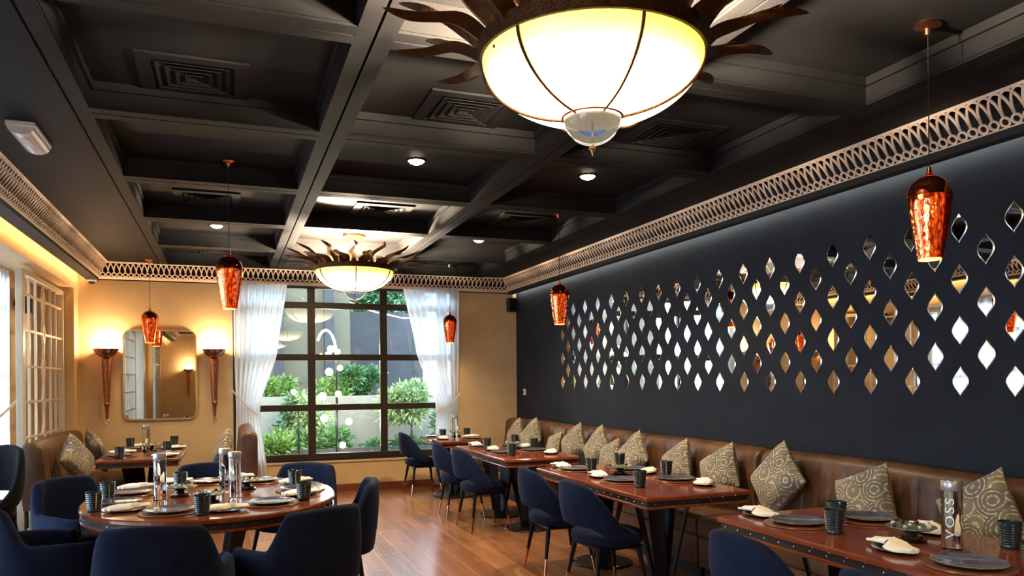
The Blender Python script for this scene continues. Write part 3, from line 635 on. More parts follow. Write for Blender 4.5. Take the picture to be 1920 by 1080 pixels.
# ------------------------------------------------------------------ wall mirror and sconces
def rrect(w_,h_,r_,n=8):
    pts=[]
    for cx,cy,a0 in((w_/2-r_,h_/2-r_,0),(-w_/2+r_,h_/2-r_,90),(-w_/2+r_,-h_/2+r_,180),(w_/2-r_,-h_/2+r_,270)):
        for i in range(n+1): a=R(a0+90*i/n); pts.append((cx+r_*math.cos(a),cy+r_*math.sin(a)))
    return pts
wm=thing('wall_mirror','large round-cornered mirror between the two torch sconces','mirror',(-0.79,YB,1.61))
po=rrect(0.85,1.14,0.10); pi_=rrect(0.815,1.105,0.083); n=len(po)
mb=MB(); mb.loft([[(x_,-y_,z_) for x_,z_ in p] for p,y_ in((po,0.0),(po,0.035),(pi_,0.035),(pi_,0.012))],True,False); mb.build('frame','brass',wm,ang=60)
mb=MB(); mb.add([(x_,-0.012,z_) for x_,z_ in pi_]+[(x_,-0.006,z_) for x_,z_ in pi_],[tuple(range(n)),tuple(range(2*n-1,n-1,-1))]); mb.build('glass','mirror',wm,smooth=False)
def sconce(x,y,rz,label):
    s=thing('torch_sconce',label,'wall light',(x,y,0),rz,group='torch wall sconces'); Y0=-0.075
    zt=1.93
    prof=[(0.001,-0.115),(0.038,-0.112),(0.075,-0.097),(0.112,-0.065),(0.137,-0.022),(0.145,0.0),(0.140,0.0),(0.131,-0.022),(0.106,-0.060),(0.07,-0.092),(0.001,-0.106)]
    MB().lathe(prof,28,TR(0,Y0-0.075,zt)).build('cup','cup_metal',s)
    MB().lathe([(0.035,-0.10),(0.058,-0.125),(0.055,-0.17),(0.043,-0.45),(0.034,-0.62),(0.030,-0.66),(0.038,-0.68),(0.024,-0.72),(0.018,-0.80),(0.020,-0.84),(0.012,-0.86),(0.001,-0.862)],20,TR(0,Y0-0.02,zt)).build('stem','copper_dark',s)
    MB().tube([(0.022*math.cos(a*PI/8),Y0,1.04+0.024*math.sin(a*PI/8)) for a in range(17)],0.003,6).build('ring','brass',s)
    box(-0.012,0.012,Y0+0.02,0,1.35,1.40).build('bracket','copper_dark',s); box(-0.012,0.012,Y0+0.02,0,1.72,1.78).build('bracket','copper_dark',s)
    MB().lathe([(0.001,-0.03),(0.055,-0.02),(0.06,0.0),(0.045,0.018),(0.001,0.026)],16,TR(0,Y0-0.075,zt)).build('bulb','bulb_glow',s)
    light('POINT','glow',(0,Y0-0.07,zt+0.07),K['sconce'],(1,0.70,0.38),s,0.04)
sconce(-1.385,YB,0,'copper torch sconce left of the wall mirror'); sconce(-0.155,YB,0,'copper torch sconce right of the wall mirror')
sconce(0.2,YF,R(180),'copper torch sconce on the wall behind the camera, left of the pair'); sconce(-1.1,YF,R(180),'copper torch sconce on the wall behind the camera, right of the pair')
# ================================================================== FURNITURE
def shell(mb,a,b,zb,zt,phm,th,rec,n=44,pw=0.85,yc=0.0,ztop_round=True):
    secs=[]
    for i in range(n+1):
        ph=-phm+2*phm*i/n
        z0,z1=zb(abs(ph)),zt(abs(ph))
        def P(z,off):
            k=1+rec*(z-0.45)*max(0,math.cos(ph)) 
            sn,cs=math.sin(ph),math.cos(ph)
            x=(a-off)*math.copysign(abs(sn)**pw,sn)*(1+0.25*rec*(z-0.45)); y=-(b-off)*math.copysign(abs(cs)**pw,cs)*k+yc
            return (x,y,z)
        h=z1-z0; sec=[]; r=min(th/2,h*0.45)
        for q in range(7): # outer side up
            t=q/6; z=z0+r+(h-2*r)*t; bul=0.010*math.sin(PI*t); sec.append(P(z,-bul))
        for q in range(1,6): # rounded top
            an=PI*q/6; sec.append(P(z1-r+r*math.sin(an),th/2-th/2*math.cos(an)))
        for q in range(7):
            t=1-q/6; z=z0+r+(h-2*r)*t; bul=0.012*math.sin(PI*t); sec.append(P(z,th-bul if False else th))
        for q in range(1,6):
            an=PI*q/6; sec.append(P(z0+r-r*math.sin(an),th/2+th/2*math.cos(an)))
        secs.append(sec)
    # tapered rounded ends
    def shrink(sec,f,dy):
        c=Vector((0,0,0))
        for p in sec: c+=Vector(p)
        c/=len(sec); return [tuple(c+(Vector(p)-c)*f+Vector((0,dy,0))) for p in sec]
    secs=[shrink(secs[0],0.3,0.018),shrink(secs[0],0.75,0.012)]+secs+[shrink(secs[-1],0.75,0.012),shrink(secs[-1],0.3,0.018)]
    mb.loft(secs)
def sm(x,a,b):
    t=min(1,max(0,(x-a)/(b-a))); return t*t*(3-2*t)
def seat_mb(a,b,z0,z1,yc):
    mb=MB(); prof=[(0.02,z0),(0.85,z0),(0.96,z0+0.015),(1.0,(z0+z1)/2-0.005),(0.985,z1-0.02),(0.93,z1-0.004),(0.7,z1+0.004),(0.02,z1+0.008)]
    n=40; secs=[]
    for r_,z in prof:
        secs.append([(a*r_*math.copysign(abs(math.cos(t))**0.8,math.cos(t)),yc+b*r_*math.copysign(abs(math.sin(t))**0.8,math.sin(t)),z) for t in [2*PI*j/n for j in range(n)]])
    mb.loft(secs); return mb
def legs(r,xs,yf,yr,zt,spl=0.06,foot=0.16):
    for sx in(-1,1):
        for yy in(yf,yr):
            sy=1 if yy>0 else -1
            p0=Vector((sx*xs,yy,zt)); p1=Vector((sx*(xs+spl),yy+sy*spl,0.0)); pm=p0.lerp(p1,1-foot/zt)
            l=MB().tube([p0,p0.lerp(pm,0.5),pm],[0.019,0.016,0.0125],10).build('leg','blackmetal',r)
            MB().tube([pm,p1],[0.0130,0.0085],10).build('ferrule','copper',l)
def side_chair():
    r=thing('dining_chair','','chair')
    mb=MB(); zt=lambda p: 0.83-0.02*sm(p,0,.6)-0.33*sm(p,0.45,1.95); zb=lambda p: 0.525-0.10*sm(p,0.5,1.6)
    shell(mb,0.275,0.265,zb,zt,R(112),0.045,0.42); mb.build('backrest','velvet',r,ang=80)
    seat_mb(0.235,0.235,0.385,0.475,0.02).build('seat','velvet',r,ang=80)
    MB().box(-0.19,0.19,-0.15,0.19,0.365,0.388,bev=0.004).build('seat_frame','blackmetal',r,smooth=False)
    legs(r,0.165,0.165,-0.14,0.37,0.06,0.15)
    return r
def tub_chair():
    r=thing('armchair','','chair')
    mb=MB(); zt=lambda p: 0.83-0.012*sm(p,0,.7)-0.205*sm(p,0.62,1.25)-0.02*sm(p,1.3,2.2); zb=lambda p: 0.36
    shell(mb,0.315,0.29,zb,zt,R(128),0.055,0.30,n=56,pw=0.68); mb.build('backrest','velvet',r,ang=80)
    seat_mb(0.26,0.25,0.34,0.475,0.035).build('seat','velvet',r,ang=80)
    legs(r,0.19,0.19,-0.17,0.36,0.055,0.12)
    return r
sc0=side_chair(); kids_of[sc0.name]=kids(sc0)
for c_ in kids(sc0): kids_of[c_.name]=kids(c_)
used=[False]
def put(first,flag,x,y,rz,label,group,**kw):
    if not flag[0]:
        flag[0]=True; first.location=(x,y,kw.get('z',0)); first.rotation_euler=(0,0,rz); tag(first,label,None,group); return first
    return dup(first,(x,y,kw.get('z',0)),rz,label,group)
for y,dr,l in [(9.90,2,'navy velvet chair nearest the back window, against the daylight'),(8.12,-4,'navy velvet chair pushed under the second table, its far seat'),(7.33,3,'navy velvet chair at the near end of the second table from the window'),(5.45,-2,'navy velvet chair mid row, at the far end of the third table'),(4.66,3,'navy velvet chair with full seat and four legs showing at the third table'),(2.80,2,'navy velvet chair cut by the bottom edge at the nearest banquette table'),(2.0,-2,'navy velvet chair at the lower right edge of the photo')]:
    put(sc0,used,2.42 if y>3 else 2.34,y,R(-90+dr),l,'velvet side chairs along the banquette tables')
tc0=tub_chair(); kids_of[tc0.name]=kids(tc0)
for c_ in kids(tc0): kids_of[c_.name]=kids(c_)
used2=[False]
for x,y,face,l in [(-1.00,5.12,(0.05,5.5),'blue-lit velvet armchair at the lower left corner of the photo'),(-0.30,4.22,(-0.15,5.3),'dark velvet armchair seen squarely from behind at the near end of the oval table'),(0.36,4.42,(-0.08,5.2),'dark velvet armchair turned at the near right of the oval table'),(0.66,5.28,(-0.2,5.4),'velvet armchair on the aisle side of the oval table'),(0.48,6.30,(0.0,5.6),'velvet armchair at the far right of the oval table before the window'),(-0.14,6.62,(-0.12,5.5),'velvet armchair at the far end of the oval table'),(-0.92,6.08,(-0.3,5.55),'velvet armchair at the far left of the oval table by the leather booth')]:
    a=math.atan2(face[1]-y,face[0]-x)-PI/2
    put(tc0,used2,x,y,a,l,'velvet armchairs around the oval table')
tg=dup(sc0,(-1.82,7.0,0.0),R(150),'black high-backed chair standing by the left window curtain')
tg.scale=(1,1,1.22); 
for c_ in kids(tg):
    if c_.name.startswith(('backrest','seat')): c_.data=c_.data.copy(); c_.data.materials[0]=M['black_velvet']
tg['group']='chairs by the left window'
# ---- tables
def pedestal(r,x,y,sc_=1.0,h=0.67):
    MB().lathe([(0.001,0),(0.25*sc_,0),(0.255*sc_,0.006),(0.25*sc_,0.014),(0.06,0.03),(0.001,0.03)],36,TR(x,y,0)).build('base','blackmetal',r)
    for k in range(4):
        a=k*PI/2+PI/4; secs=[]
        for t in (0,0.35,1):
            rr=0.05+(0.20*sc_-0.05)*t; wd=0.05-0.01*t+0.04*(t if t==1 else 0); z=0.02+(h-0.02)*t; c_,s_=math.cos(a),math.sin(a)
            w2=0.03+0.03*t; th=0.008
            secs.append([(x+rr*c_-w2*s_+th*c_,y+rr*s_+w2*c_+th*s_,z),(x+rr*c_+w2*s_+th*c_,y+rr*s_-w2*c_+th*s_,z),(x+rr*c_+w2*s_-th*c_,y+rr*s_-w2*c_-th*s_,z),(x+rr*c_-w2*s_-th*c_,y+rr*s_+w2*c_-th*s_,z)])
        MB().loft(secs).build('leg','blackmetal',r,smooth=False)
    for a in (0.6,2.7,4.8): MB().lathe([(0.012,0),(0.012,0.012),(0.001,0.016)],10,TR(x+0.23*sc_*math.cos(a),y+0.23*sc_*math.sin(a),0.012)).build('foot_cap','nail',r)
def table(name,x0,x1,y0,y1,label,peds=2,oval=False,group='banquette tables'):
    cx,cy=(x0+x1)/2,(y0+y1)/2; a,b=(x1-x0)/2,(y1-y0)/2
    r=thing(name,label,'table',(cx,cy,0),group=group)
    if oval: outl=lambda o:[((a-o)*math.copysign(abs(math.cos(t))**0.92,math.cos(t)),(b-o)*math.copysign(abs(math.sin(t))**0.92,math.sin(t))) for t in [2*PI*j/72 for j in range(72)]]
    else:
        def outl(o): return rrect(2*(a-o),2*(b-o),0.02,3)
    def slab(z0,z1,o,be):
        return MB().loft([[(x_,y_,z) for x_,y_ in outl(oo)] for z,oo in((z0,o+be),(z0+be,o),(z1-be,o),(z1,o+be))])
    slab(0.718,0.75,0,0.008).build('tabletop','tabletop',r)
    slab(0.684,0.719,0.014,0.001).build('apron','apron',r)
    slab(0.668,0.685,0.004,0.004).build('lower_trim','tabletop',r)
    mb=MB(); pts=outl(0.013); per=[]; L=0
    step=0.105; acc=0.02
    for j in range(len(pts)):
        p,q=Vector(pts[j]),Vector(pts[(j+1)%len(pts)]); l=(q-p).length
        while acc<l:
            c_=p.lerp(q,acc/l); d_=(q-p).normalized(); nrm=Vector((d_.y,-d_.x,0)); 
            T=TR(c_.x,c_.y,0.702)@nrm.to_track_quat('Z','Y').to_matrix().to_4x4()
            mb.lathe([(0.0055,0),(0.004,0.003),(0.001,0.004)],6,T); acc+=step
        acc-=l
    st=mb.build('nail_heads','nail',r); st['kind']='stuff'
    if peds==2:
        for s in(-1,1): pedestal(r,0,s*b*0.5,0.95 if not oval else 1.1)
    else: pedestal(r,0,0,1.1)
    return r
table('dining_table',2.46,3.10,9.05,10.12,'small wooden table nearest the back window',peds=1)
table('dining_table',2.45,3.24,6.73,8.42,'wooden banquette table second from the window')
table('dining_table',2.47,3.28,4.19,6.02,'wooden banquette table third from the window, in the middle')
table('dining_table',2.49,3.32,1.60,3.48,'wooden banquette table nearest the camera at right')
table('oval_dining_table',-0.87,0.69,4.49,6.40,'oval wooden table ringed by velvet armchairs',peds=2,oval=True,group='oval table')
table('dining_table',-1.22,-0.46,8.30,10.0,'wooden table between the two leather booths under the mirror',group='booth table')
# ---- banquettes
def leather_unit(name,label,L,loc,rz,group,depth=0.66,side=False,back_h=0.97):
    # local: length along +Y, seat faces -X, back at +X (x=0 is the rear plane)
    r=thing(name,label,'sofa',loc,rz,group=group)
    MB().box(-depth+0.05,-0.02,0.02,L-0.02,0,0.10).build('plinth','black',r,smooth=False)
    MB().box(-depth,-0.10,0.004,L-0.004,0.10,0.32,bev=0.012).build('base','leather',r)
    MB().box(-depth-0.015,-0.13,0.003,L-0.003,0.32,0.47,bev=0.03).build('seat_cushion','leather',r)
    mb=MB(); n=max(8,int(L/0.02)); secs=[]
    for i in range(n+1):
        y=L*i/n; e=min(y,L-y); rr=0.035; ed=math.sqrt(max(0,1-(max(0,rr-e)/rr)**2)); dome=0.012*math.sin(PI*i/n)
        g=abs(math.sin(PI*y/0.135)); ch=0.020*(1-min(1,g*3.2))
        xo=0.0; inset=(1-ed)*0.035
        zt=back_h-0.02+dome-inset
        sec=[(-0.02,y,0.34),(-0.004,y,0.5),(-0.004,y,zt-0.05),(-0.02,y,zt-0.014),(-0.05,y,zt),(-0.10,y,zt-0.002),(-0.145+inset,y,zt-0.02),(-0.172+inset,y,zt-0.06),(-0.180+ch+inset,y,zt-0.12),(-0.192+ch+inset,y,0.70),(-0.205+ch+inset,y,0.58),(-0.215+inset,y,0.47),(-0.2,y,0.34)]
        secs.append(sec)
    mb.loft(secs).build('back_cushion','leather',r,ang=50)
    return r
ban=[(8.40,2.14,'brown leather banquette section at the far end by the corner'),(6.58,1.81,'brown leather banquette section second from the window corner'),(4.83,1.74,'brown leather banquette section in the middle, behind the third table'),(2.98,1.84,'brown leather banquette section behind the nearest table'),(1.10,1.87,'brown leather banquette section at the right edge of the photo')]
for y,L,l in ban: leather_unit('banquette',l,L-0.006,(XR-0.02,y,0),0,'leather banquette sections along the navy wall',depth=0.74)
leather_unit('booth_sofa','brown leather booth sofa against the lattice screen',2.15,(-1.78,10.22,0),R(180),'leather booths beside the back table',depth=0.72,back_h=0.98)
leather_unit('booth_sofa','brown leather booth sofa standing end-on before the left curtain',1.9,(0.30,8.45,0),0,'leather booths beside the back table',depth=0.66,back_h=1.0)
# booth end panels
# ---- cushions
def cushion_mesh(s=0.40,t=0.075,n=18):
    mb=MB(); 
    for sg in(1,-1):
        secs=[]
        for i in range(n+1):
            row=[]
            for j in range(n+1):
                u=-1+2*i/n; v=-1+2*j/n
                pinch=1-0.07*(1-abs(u)**2)*abs(v)**4; pinch2=1-0.07*(1-abs(v)**2)*abs(u)**4
                z=sg*t*(max(0,(1-u**4))*max(0,(1-v**4)))**0.55+sg*0.0015+0.006*math.sin(5*u+3*v)*(1-u*u)*(1-v*v)
                row.append((u*s/2*pinch2,v*s/2*pinch,z))
            secs.append(row)
        mb.loft(secs,False,False)
    # seam strip
    b0=[]
    return mb
cp=None
def cushion(x,y,z,lean,spin,yaw,label,group='medallion cushions along the banquette',s=1.0):
    global cp
    # local z = face normal; face toward -X (banquette) after rotation
    Mx=RZ(yaw)@Matrix.Rotation(-PI/2+lean,4,'Y')@RZ(spin)
    if cp is None:
        mb=cushion_mesh(); o=mb.build('throw_cushion','cushion',ang=180); cp=o
    else: o=cp.copy(); C.objects.link(o)
    o.matrix_world=TR(x,y,z)@Mx@Matrix.Scale(s,4); tag(o,label,'cushion',group); return o
d45=R(45)
cl=[(9.70,.0,45,0.95,'small medallion cushion at the window-corner end of the banquette'),(9.13,6,42,1.0,'medallion cushion second from the window corner'),(8.38,-4,15,0.86,'low medallion cushion lying lowest, between two tall ones'),(7.83,5,38,1.0,'medallion cushion fourth from the corner, left of a tall diamond one'),(7.25,0,50,1.0,'tall diamond-set medallion cushion at the second table end'),(6.49,3,43,0.97,'medallion cushion behind the dark tumbler on the third table'),(5.72,-3,32,0.95,'pale medallion cushion leaning left of the third table middle'),(5.10,3,30,0.98,'medallion cushion beside the last napkin of the third table'),(4.42,-2,50,1.05,'large diamond-set medallion cushion between third and nearest tables'),(3.62,3,24,0.98,'large square-set medallion cushion left on the nearest table seat'),(2.85,0,34,1.02,'medallion cushion behind the lettered water bottle')]
for y,yw,sp,s_,l in cl:
    ext=0.2*s_*(abs(math.cos(R(sp)))+abs(math.sin(R(sp)))); ln=R(17)
    cushion(3.685-0.0,y,0.475+ext*math.cos(ln)+0.012,ln,R(sp),R(yw),l,s=s_)
cushion(3.64,6.87,0.70,R(17),R(25),0,'grey-brown medallion cushion tucked behind the one at the third table far end',s=0.84)
for x,y,yw,sp,l in [(-1.40,8.55,160,40,'medallion cushion nearest on the left booth sofa'),(-1.40,9.75,200,28,'medallion cushion at the far end of the left booth sofa')]:
    cushion(x,y,0.475+0.2*(abs(math.cos(R(sp)))+abs(math.sin(R(sp))))*0.95+0.01,R(18),R(sp),R(yw),l,group='medallion cushions on the booths')
cushion(-0.06,9.0,0.475+0.27,R(18),R(42),R(8),'medallion cushion on the right booth sofa before the curtain',group='medallion cushions on the booths')
# ================================================================== TABLEWARE
ZT=0.7505
def reg(o):
    kids_of[o.name]=kids(o)
    for c_ in kids(o): kids_of[c_.name]=kids(c_)
    return o
protos={}
rn=random.Random(5)
def mk_plate():
    r=thing('dinner_plate','','plate')
    MB().lathe([(0.001,0),(0.165,0),(0.168,0.004),(0.165,0.008),(0.001,0.008)],40).build('placemat','mat_wood',r)
    rr=random.Random(3); wv=[rr.uniform(-.012,.012) for _ in range(40)]
    wob=lambda j,k: wv[j%40] if k in(2,3,4) else 0
    MB().lathe([(0.001,0.008),(0.085,0.008),(0.130,0.020),(0.138,0.025),(0.132,0.027)],40,wob=wob).build('rim','plate_rim',r)
    MB().lathe([(0.132,0.0265),(0.122,0.022),(0.10,0.016),(0.001,0.015)],40).build('well','plate',r); return r
def mk_cup():
    r=thing('ribbed_tumbler','','cup'); prof=[(0.001,0),(0.030,0),(0.033,0.003)]
    n=9
    for k in range(n):
        z=0.006+k*0.0095; rad=0.033+0.009*(k/n)**0.8; prof+=[(rad+0.0016,z+0.003),(rad-0.0004,z+0.0085)]
    prof+=[(0.043,0.095),(0.041,0.097),(0.039,0.095),(0.032,0.012),(0.001,0.010)]
    MB().lathe(prof,28).build('body','tumbler',r); return r
def mk_nap():
    r=thing('folded_napkin','','napkin')
    mb=MB(); nu,nv=26,10; secs=[]; rr=random.Random(9)
    for i in range(nu+1):
        u=i/nu; pin=1-0.62*math.exp(-((u-0.62)/0.10)**2); wd=(0.033+0.016*math.sin(PI*min(1,u*1.3)))*pin*(0.55 if u<0.04 else 1); th=(0.010+0.008*math.sin(PI*u)+(0.006 if 0.52<u<0.72 else 0))
        sec=[]
        for j in range(16):
            a=2*PI*j/16; fold=0.004*math.sin(5*a+6*u)*(1 if math.sin(a)>0 else 0.2)
            yy=wd*math.cos(a)+0.012*math.sin(2.2*u*PI); zz=th*max(math.sin(a),-0.55)+fold+0.006*u*math.sin(3*u)
            sec.append((-0.088+0.176*u,yy,0.018+zz))
        secs.append(sec)
    mb.loft(secs); mb.build('cloth','napkin',r,ang=60)
    MB().tube([(0.021,0.017*math.cos(a*PI/7)+0.0,0.022+0.014*math.sin(a*PI/7)) for a in range(15)],0.0035,6).build('napkin_ring','ring_wood',r); return r
def mk_side():
    r=thing('side_plate','','plate'); MB().lathe([(0.001,0),(0.045,0),(0.075,0.007),(0.082,0.012),(0.078,0.012),(0.045,0.004),(0.001,0.004)],30,sy=0.8).build('dish','darkplate',r); return r
def mk_bottle():
    r=thing('water_bottle','','bottle')
    MB().lathe([(0.001,0.0),(0.034,0.0),(0.038,0.003),(0.039,0.012),(0.039,0.255),(0.036,0.262),(0.001,0.262)],32).build('glass_body','water',r)
    MB().lathe([(0.001,0.258),(0.0385,0.258),(0.0405,0.262),(0.0405,0.298),(0.038,0.302),(0.001,0.302)],32).build('cap','cap',r); return r
def mk_stand():
    r=thing('footed_tray','','tray')
    MB().lathe([(0.001,0),(0.058,0),(0.066,0.004),(0.058,0.010),(0.05,0.013),(0.046,0.022),(0.030,0.026),(0.026,0.034),(0.034,0.042),(0.026,0.050),(0.001,0.05)],16,wob=lambda j,k:0.06*(j%2) if k in(1,2,3,4,5) else 0).build('foot','potbrown',r)
    MB().lathe([(0.001,0.05),(0.05,0.052),(0.095,0.058),(0.108,0.065),(0.105,0.067),(0.09,0.062),(0.001,0.056)],32).build('tray','greenglass',r)
    return r
MK=dict(plate=mk_plate,cup=mk_cup,nap=mk_nap,side=mk_side,bottle=mk_bottle,stand=mk_stand)
GR=dict(plate='blue glazed plates on the tables',cup='dark ribbed tumblers',nap='cream napkins with rings',side='small dark plates under napkins',bottle='water bottles with grey caps',stand='footed sweet trays')
SCL=dict(cup=(1.12,1.12,1.2),nap=(1.5,1.35,1.0),side=(1.32,1.32,1))
def ware(kind,x,y,label,rz=0,z=ZT):
    o=ware_(kind,x,y,label,rz,z); o.scale=SCL.get(kind,(1,1,1)); return o
def ware_(kind,x,y,label,rz=0,z=ZT):
    if kind not in protos:
        o=MK[kind](); tag(o,label,None,GR[kind]); o.location=(x,y,z); o.rotation_euler=(0,0,rz); protos[kind]=reg(o); return o
    return dup(protos[kind],(x,y,z),rz,label,GR[kind])
sweet=[]
def sweets(x,y,where):
    q=0.0115; pos=[('at the left rim',-1,0),('at the right rim',1,0),('at the near rim',0,-1),('at the far rim',0,1),('near left',-.7,-.7),('near right',.7,-.7),('far left',-.7,.7),('far right',.7,.7),('in the middle',0,0.05)]
    for i,(pn,ax,ay) in enumerate(pos):
        a=math.atan2(ay,ax)-R(20); rad=0.078*min(1,math.hypot(ax,ay)); px,py=x+rad*math.cos(a),y+rad*math.sin(a); col=('a','b','c','a','c','b','b','a','c')[i]
        key='sw'+col
        if key not in protos:
            o=MB().lathe([(0.001,-0.9*q),(0.6*q,-0.8*q),(q,0),(0.6*q,0.8*q),(0.001,0.9*q)],8).build('sweet','sweet_'+col); protos[key]=o
        else: o=protos[key].copy(); C.objects.link(o)
        o.location=(px,py,ZT+0.058+0.9*q+0.0005+0.003*(rad/0.08)); nm={'a':'dark','b':'cream','c':'silvery'}[col]
        tag(o,'%s sweet %s, tray %s'%(nm,pn,where),'sweet','sweets on the tray %s'%where)
def nap(x,y,rz,label):
    ware('side',x,y,('plate under '+label).replace('cream napkin','napkin').replace('between tray and','by'),rz); ware('nap',x,y,label,rz,ZT+0.002)
def stand(x,y,where): ware('stand',x,y,'footed glass tray of small sweets '+where,rn.uniform(0,1)); sweets(x,y,where)
A=R(90)
# nearest-window table
w_='on the table nearest the window'
ware('plate',2.61,9.88,'glazed plate %s, far setting'%w_,0); ware('plate',2.93,9.30,'glazed plate %s, near setting'%w_,0)
ware('cup',2.64,9.62,'ribbed tumbler %s, left of the bottle'%w_); ware('cup',3.0,9.72,'ribbed tumbler %s, right of the bottle'%w_)
nap(2.60,9.45,A,'cream napkin %s, left end'%w_); nap(2.99,9.52,0.4,'cream napkin %s, right end'%w_)
ware('bottle',2.80,9.60,'tall slender water bottle '+w_); stand(2.89,9.85,'beside the bottle '+w_)
# second table
w_='on the second table'
ware('plate',2.67,8.15,'glazed plate %s, far aisle setting'%w_); ware('plate',2.66,7.33,'glazed plate %s, near aisle setting'%w_); ware('plate',3.03,8.05,'glazed plate %s, far wall setting'%w_); ware('plate',3.03,7.42,'glazed plate %s, near wall setting'%w_)
ware('cup',2.68,7.93,'ribbed tumbler %s, far aisle setting'%w_); ware('cup',2.66,7.10,'ribbed tumbler %s, near aisle setting'%w_); ware('cup',3.13,8.26,'ribbed tumbler %s, far wall setting'%w_); ware('cup',3.12,7.64,'ribbed tumbler %s, near wall setting'%w_)
nap(2.68,8.33,A,'cream napkin %s at the far aisle corner'%w_); nap(2.68,7.72,1.4,'cream napkin %s between the aisle plates'%w_); nap(3.10,7.86,1.0,'cream napkin %s by the wall-side middle'%w_); nap(3.10,7.12,1.2,'cream napkin %s at the near wall corner'%w_)
stand(2.92,7.80,'in the middle of the second table')
# third table
w_='on the third table'
ware('plate',2.70,5.70,'glazed plate %s, far aisle setting'%w_); ware('plate',2.71,4.92,'glazed plate %s, near aisle setting'%w_); ware('plate',3.11,5.52,'glazed plate %s, far wall setting'%w_); ware('plate',3.10,4.82,'glazed plate %s, near wall setting'%w_)
ware('cup',2.74,5.49,'ribbed tumbler %s, far aisle setting'%w_); ware('cup',2.68,4.62,'ribbed tumbler %s, near aisle setting'%w_); ware('cup',3.14,5.75,'ribbed tumbler %s, far wall setting'%w_); ware('cup',3.17,5.06,'ribbed tumbler %s, near wall setting'%w_)
nap(2.68,5.93,A,'cream napkin %s at the far aisle corner'%w_); nap(2.68,5.24,1.4,'cream napkin %s between the aisle plates'%w_); nap(3.15,5.29,0.9,'cream napkin %s between tray and wall tumbler'%w_); nap(3.16,4.55,1.0,'cream napkin %s at the near wall corner'%w_)
stand(2.90,5.30,'in the middle of the third table')
# nearest table
w_='on the nearest banquette table'
ware('plate',2.73,3.12,'glazed plate %s, far aisle setting'%w_); ware('plate',2.73,2.16,'glazed plate %s, near aisle setting'%w_); ware('plate',3.14,3.06,'glazed plate %s, far wall setting'%w_)
ware('cup',2.73,2.87,'ribbed tumbler %s, aisle side'%w_); ware('cup',2.92,3.05,'ribbed tumbler %s, standing tallest against the cushion'%w_); ware('cup',3.19,2.33,'ribbed tumbler %s at the right edge, upper'%w_); ware('cup',2.86,1.99,'ribbed tumbler %s at the right edge, lower'%w_)
nap(2.72,3.40,1.5,'cream napkin %s at its far left corner'%w_); nap(2.70,2.49,1.3,'large cream napkin %s before the lettered bottle'%w_); nap(3.17,2.72,1.0,'cream napkin %s behind the sweet tray'%w_)
stand(2.93,2.61,'on the nearest banquette table')
lb=ware('bottle',2.93,2.40,'clear water bottle with white lettering and grey cap, on the nearest table')
lb.scale=(1.06,1.06,1.0)
# lettering wrapped on the bottle, reading upwards
cu=bpy.data.curves.new('lettering','FONT'); cu.body='VOSS'; cu.size=0.048; cu.space_character=1.18; cu.extrude=0.0; cu.resolution_u=3
to=bpy.data.objects.new('lettering_tmp',cu); C.objects.link(to); bpy.context.view_layer.update()
me=bpy.data.meshes.new_from_object(to.evaluated_get(bpy.context.evaluated_depsgraph_get())); bpy.data.objects.remove(to)
xs=[q.co.x for q in me.vertices]; x0,x1=min(xs),max(xs)
ang0=math.atan2(-2.40,-2.93)+R(-13); rad=0.0394
bm=bmesh.new(); bm.from_mesh(me); bmesh.ops.subdivide_edges(bm,edges=bm.edges[:],cuts=1)
for q in bm.verts:
    t=(q.co.x-x0)/(x1-x0); yy=q.co.y-0.017
    an=ang0-yy/rad; q.co=Vector((rad*math.cos(an),rad*math.sin(an),0.052+t*0.175))
bm.to_mesh(me); bm.free(); me.name='lettering'; me.materials.append(M['letter'])
lo_=bpy.data.objects.new('lettering',me); C.objects.link(lo_); lo_.parent=lb
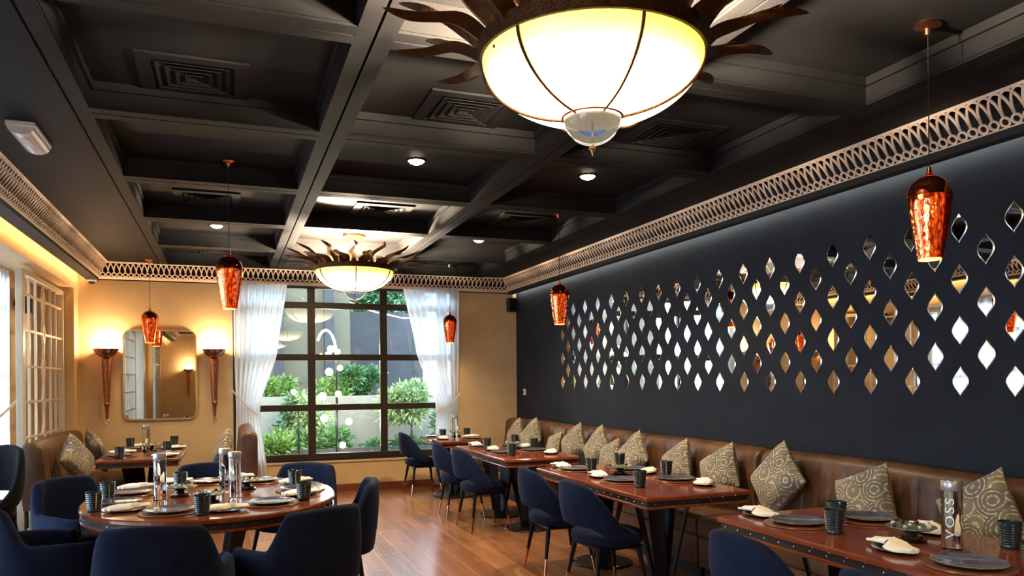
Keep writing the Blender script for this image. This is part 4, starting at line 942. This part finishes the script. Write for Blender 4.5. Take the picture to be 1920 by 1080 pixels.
# oval table
w_='on the oval table'
for x,y,l in [(-0.32,4.81,'near left, full of window glare'),(-0.62,5.70,'left far side'),(-0.64,5.27,'left edge'),(-0.14,6.12,'far end'),(0.25,4.90,'near right'),(0.22,6.02,'far right'),(0.47,5.45,'right edge')]: ware('plate',x,y,'glazed plate %s, %s setting'%(w_,l),rn.uniform(0,6))
for x,y,l in [(-0.73,5.50,'at the left, rear of a pair'),(-0.74,5.04,'at the left front'),(-0.14,4.66,'at the near end'),(-0.32,5.90,'at the far left beside a sweet tray'),(0.02,5.86,'at the far side right of the bottles'),(0.45,5.68,'at the right, rear of a pair'),(0.45,4.98,'at the right, front of a pair')]: ware('cup',x,y,'ribbed tumbler %s %s'%(w_,l))
for x,y,l in [(-0.41,5.34,'left of the sweet trays'),(0.04,5.25,'front one of the pair'),(-0.02,5.55,'rear one of the pair')]: ware('bottle',x,y,'clear water bottle %s, %s'%(w_,l))
stand(-0.30,5.50,'left on the oval table'); stand(-0.10,5.08,'middle of the oval table'); stand(0.12,5.66,'right rear on the oval table')
for x,y,a_,l in [(-0.56,4.98,0.5,'at the left front corner'),(-0.60,5.98,0.4,'at the far left edge'),(-0.38,6.20,0.2,'beyond the left bottle'),(-0.02,4.74,0.2,'at the near end'),(0.47,5.84,0.6,'at the far right'),(0.45,5.19,0.5,'at the right between tumblers'),(0.06,6.29,0.3,'at the far end')]: nap(x,y,a_,'cream napkin %s, %s'%(w_,l))
# booth table
w_='on the booth table under the mirror'
for x,y,l in [(-1.05,8.72,'near left'),(-1.03,9.60,'far left'),(-0.64,8.82,'near right'),(-0.62,9.72,'far right')]: ware('plate',x,y,'glazed plate %s, %s'%(w_,l))
for x,y,l in [(-1.02,8.52,'near left'),(-1.06,9.80,'far left'),(-0.62,9.08,'near right'),(-0.60,9.93,'far right')]: ware('cup',x,y,'ribbed tumbler %s, %s'%(w_,l))
for x,y,a_,l in [(-1.06,9.10,0.2,'left'),(-0.98,9.93,0.3,'far left'),(-0.60,8.50,0.3,'near right'),(-0.58,9.48,0.1,'right')]: nap(x,y,a_,'cream napkin %s, %s'%(w_,l))
ware('bottle',-0.83,9.09,'clear water bottle '+w_); stand(-0.80,9.32,'beside the bottle on the booth table')
for o in C.objects:
    for k_ in ('label','category'):
        if k_ in o and not o[k_]: del o[k_]
for o in C.objects:
    if o.parent is None and o.type in('EMPTY','MESH') and 'category' not in o and o.get('kind') is None: print('NOCAT',o.name)

for o in C.objects:
    if 'label' in o and not 4<=len(o['label'].split())<=16: print('LEN',o.name,len(o['label'].split()),o['label'])
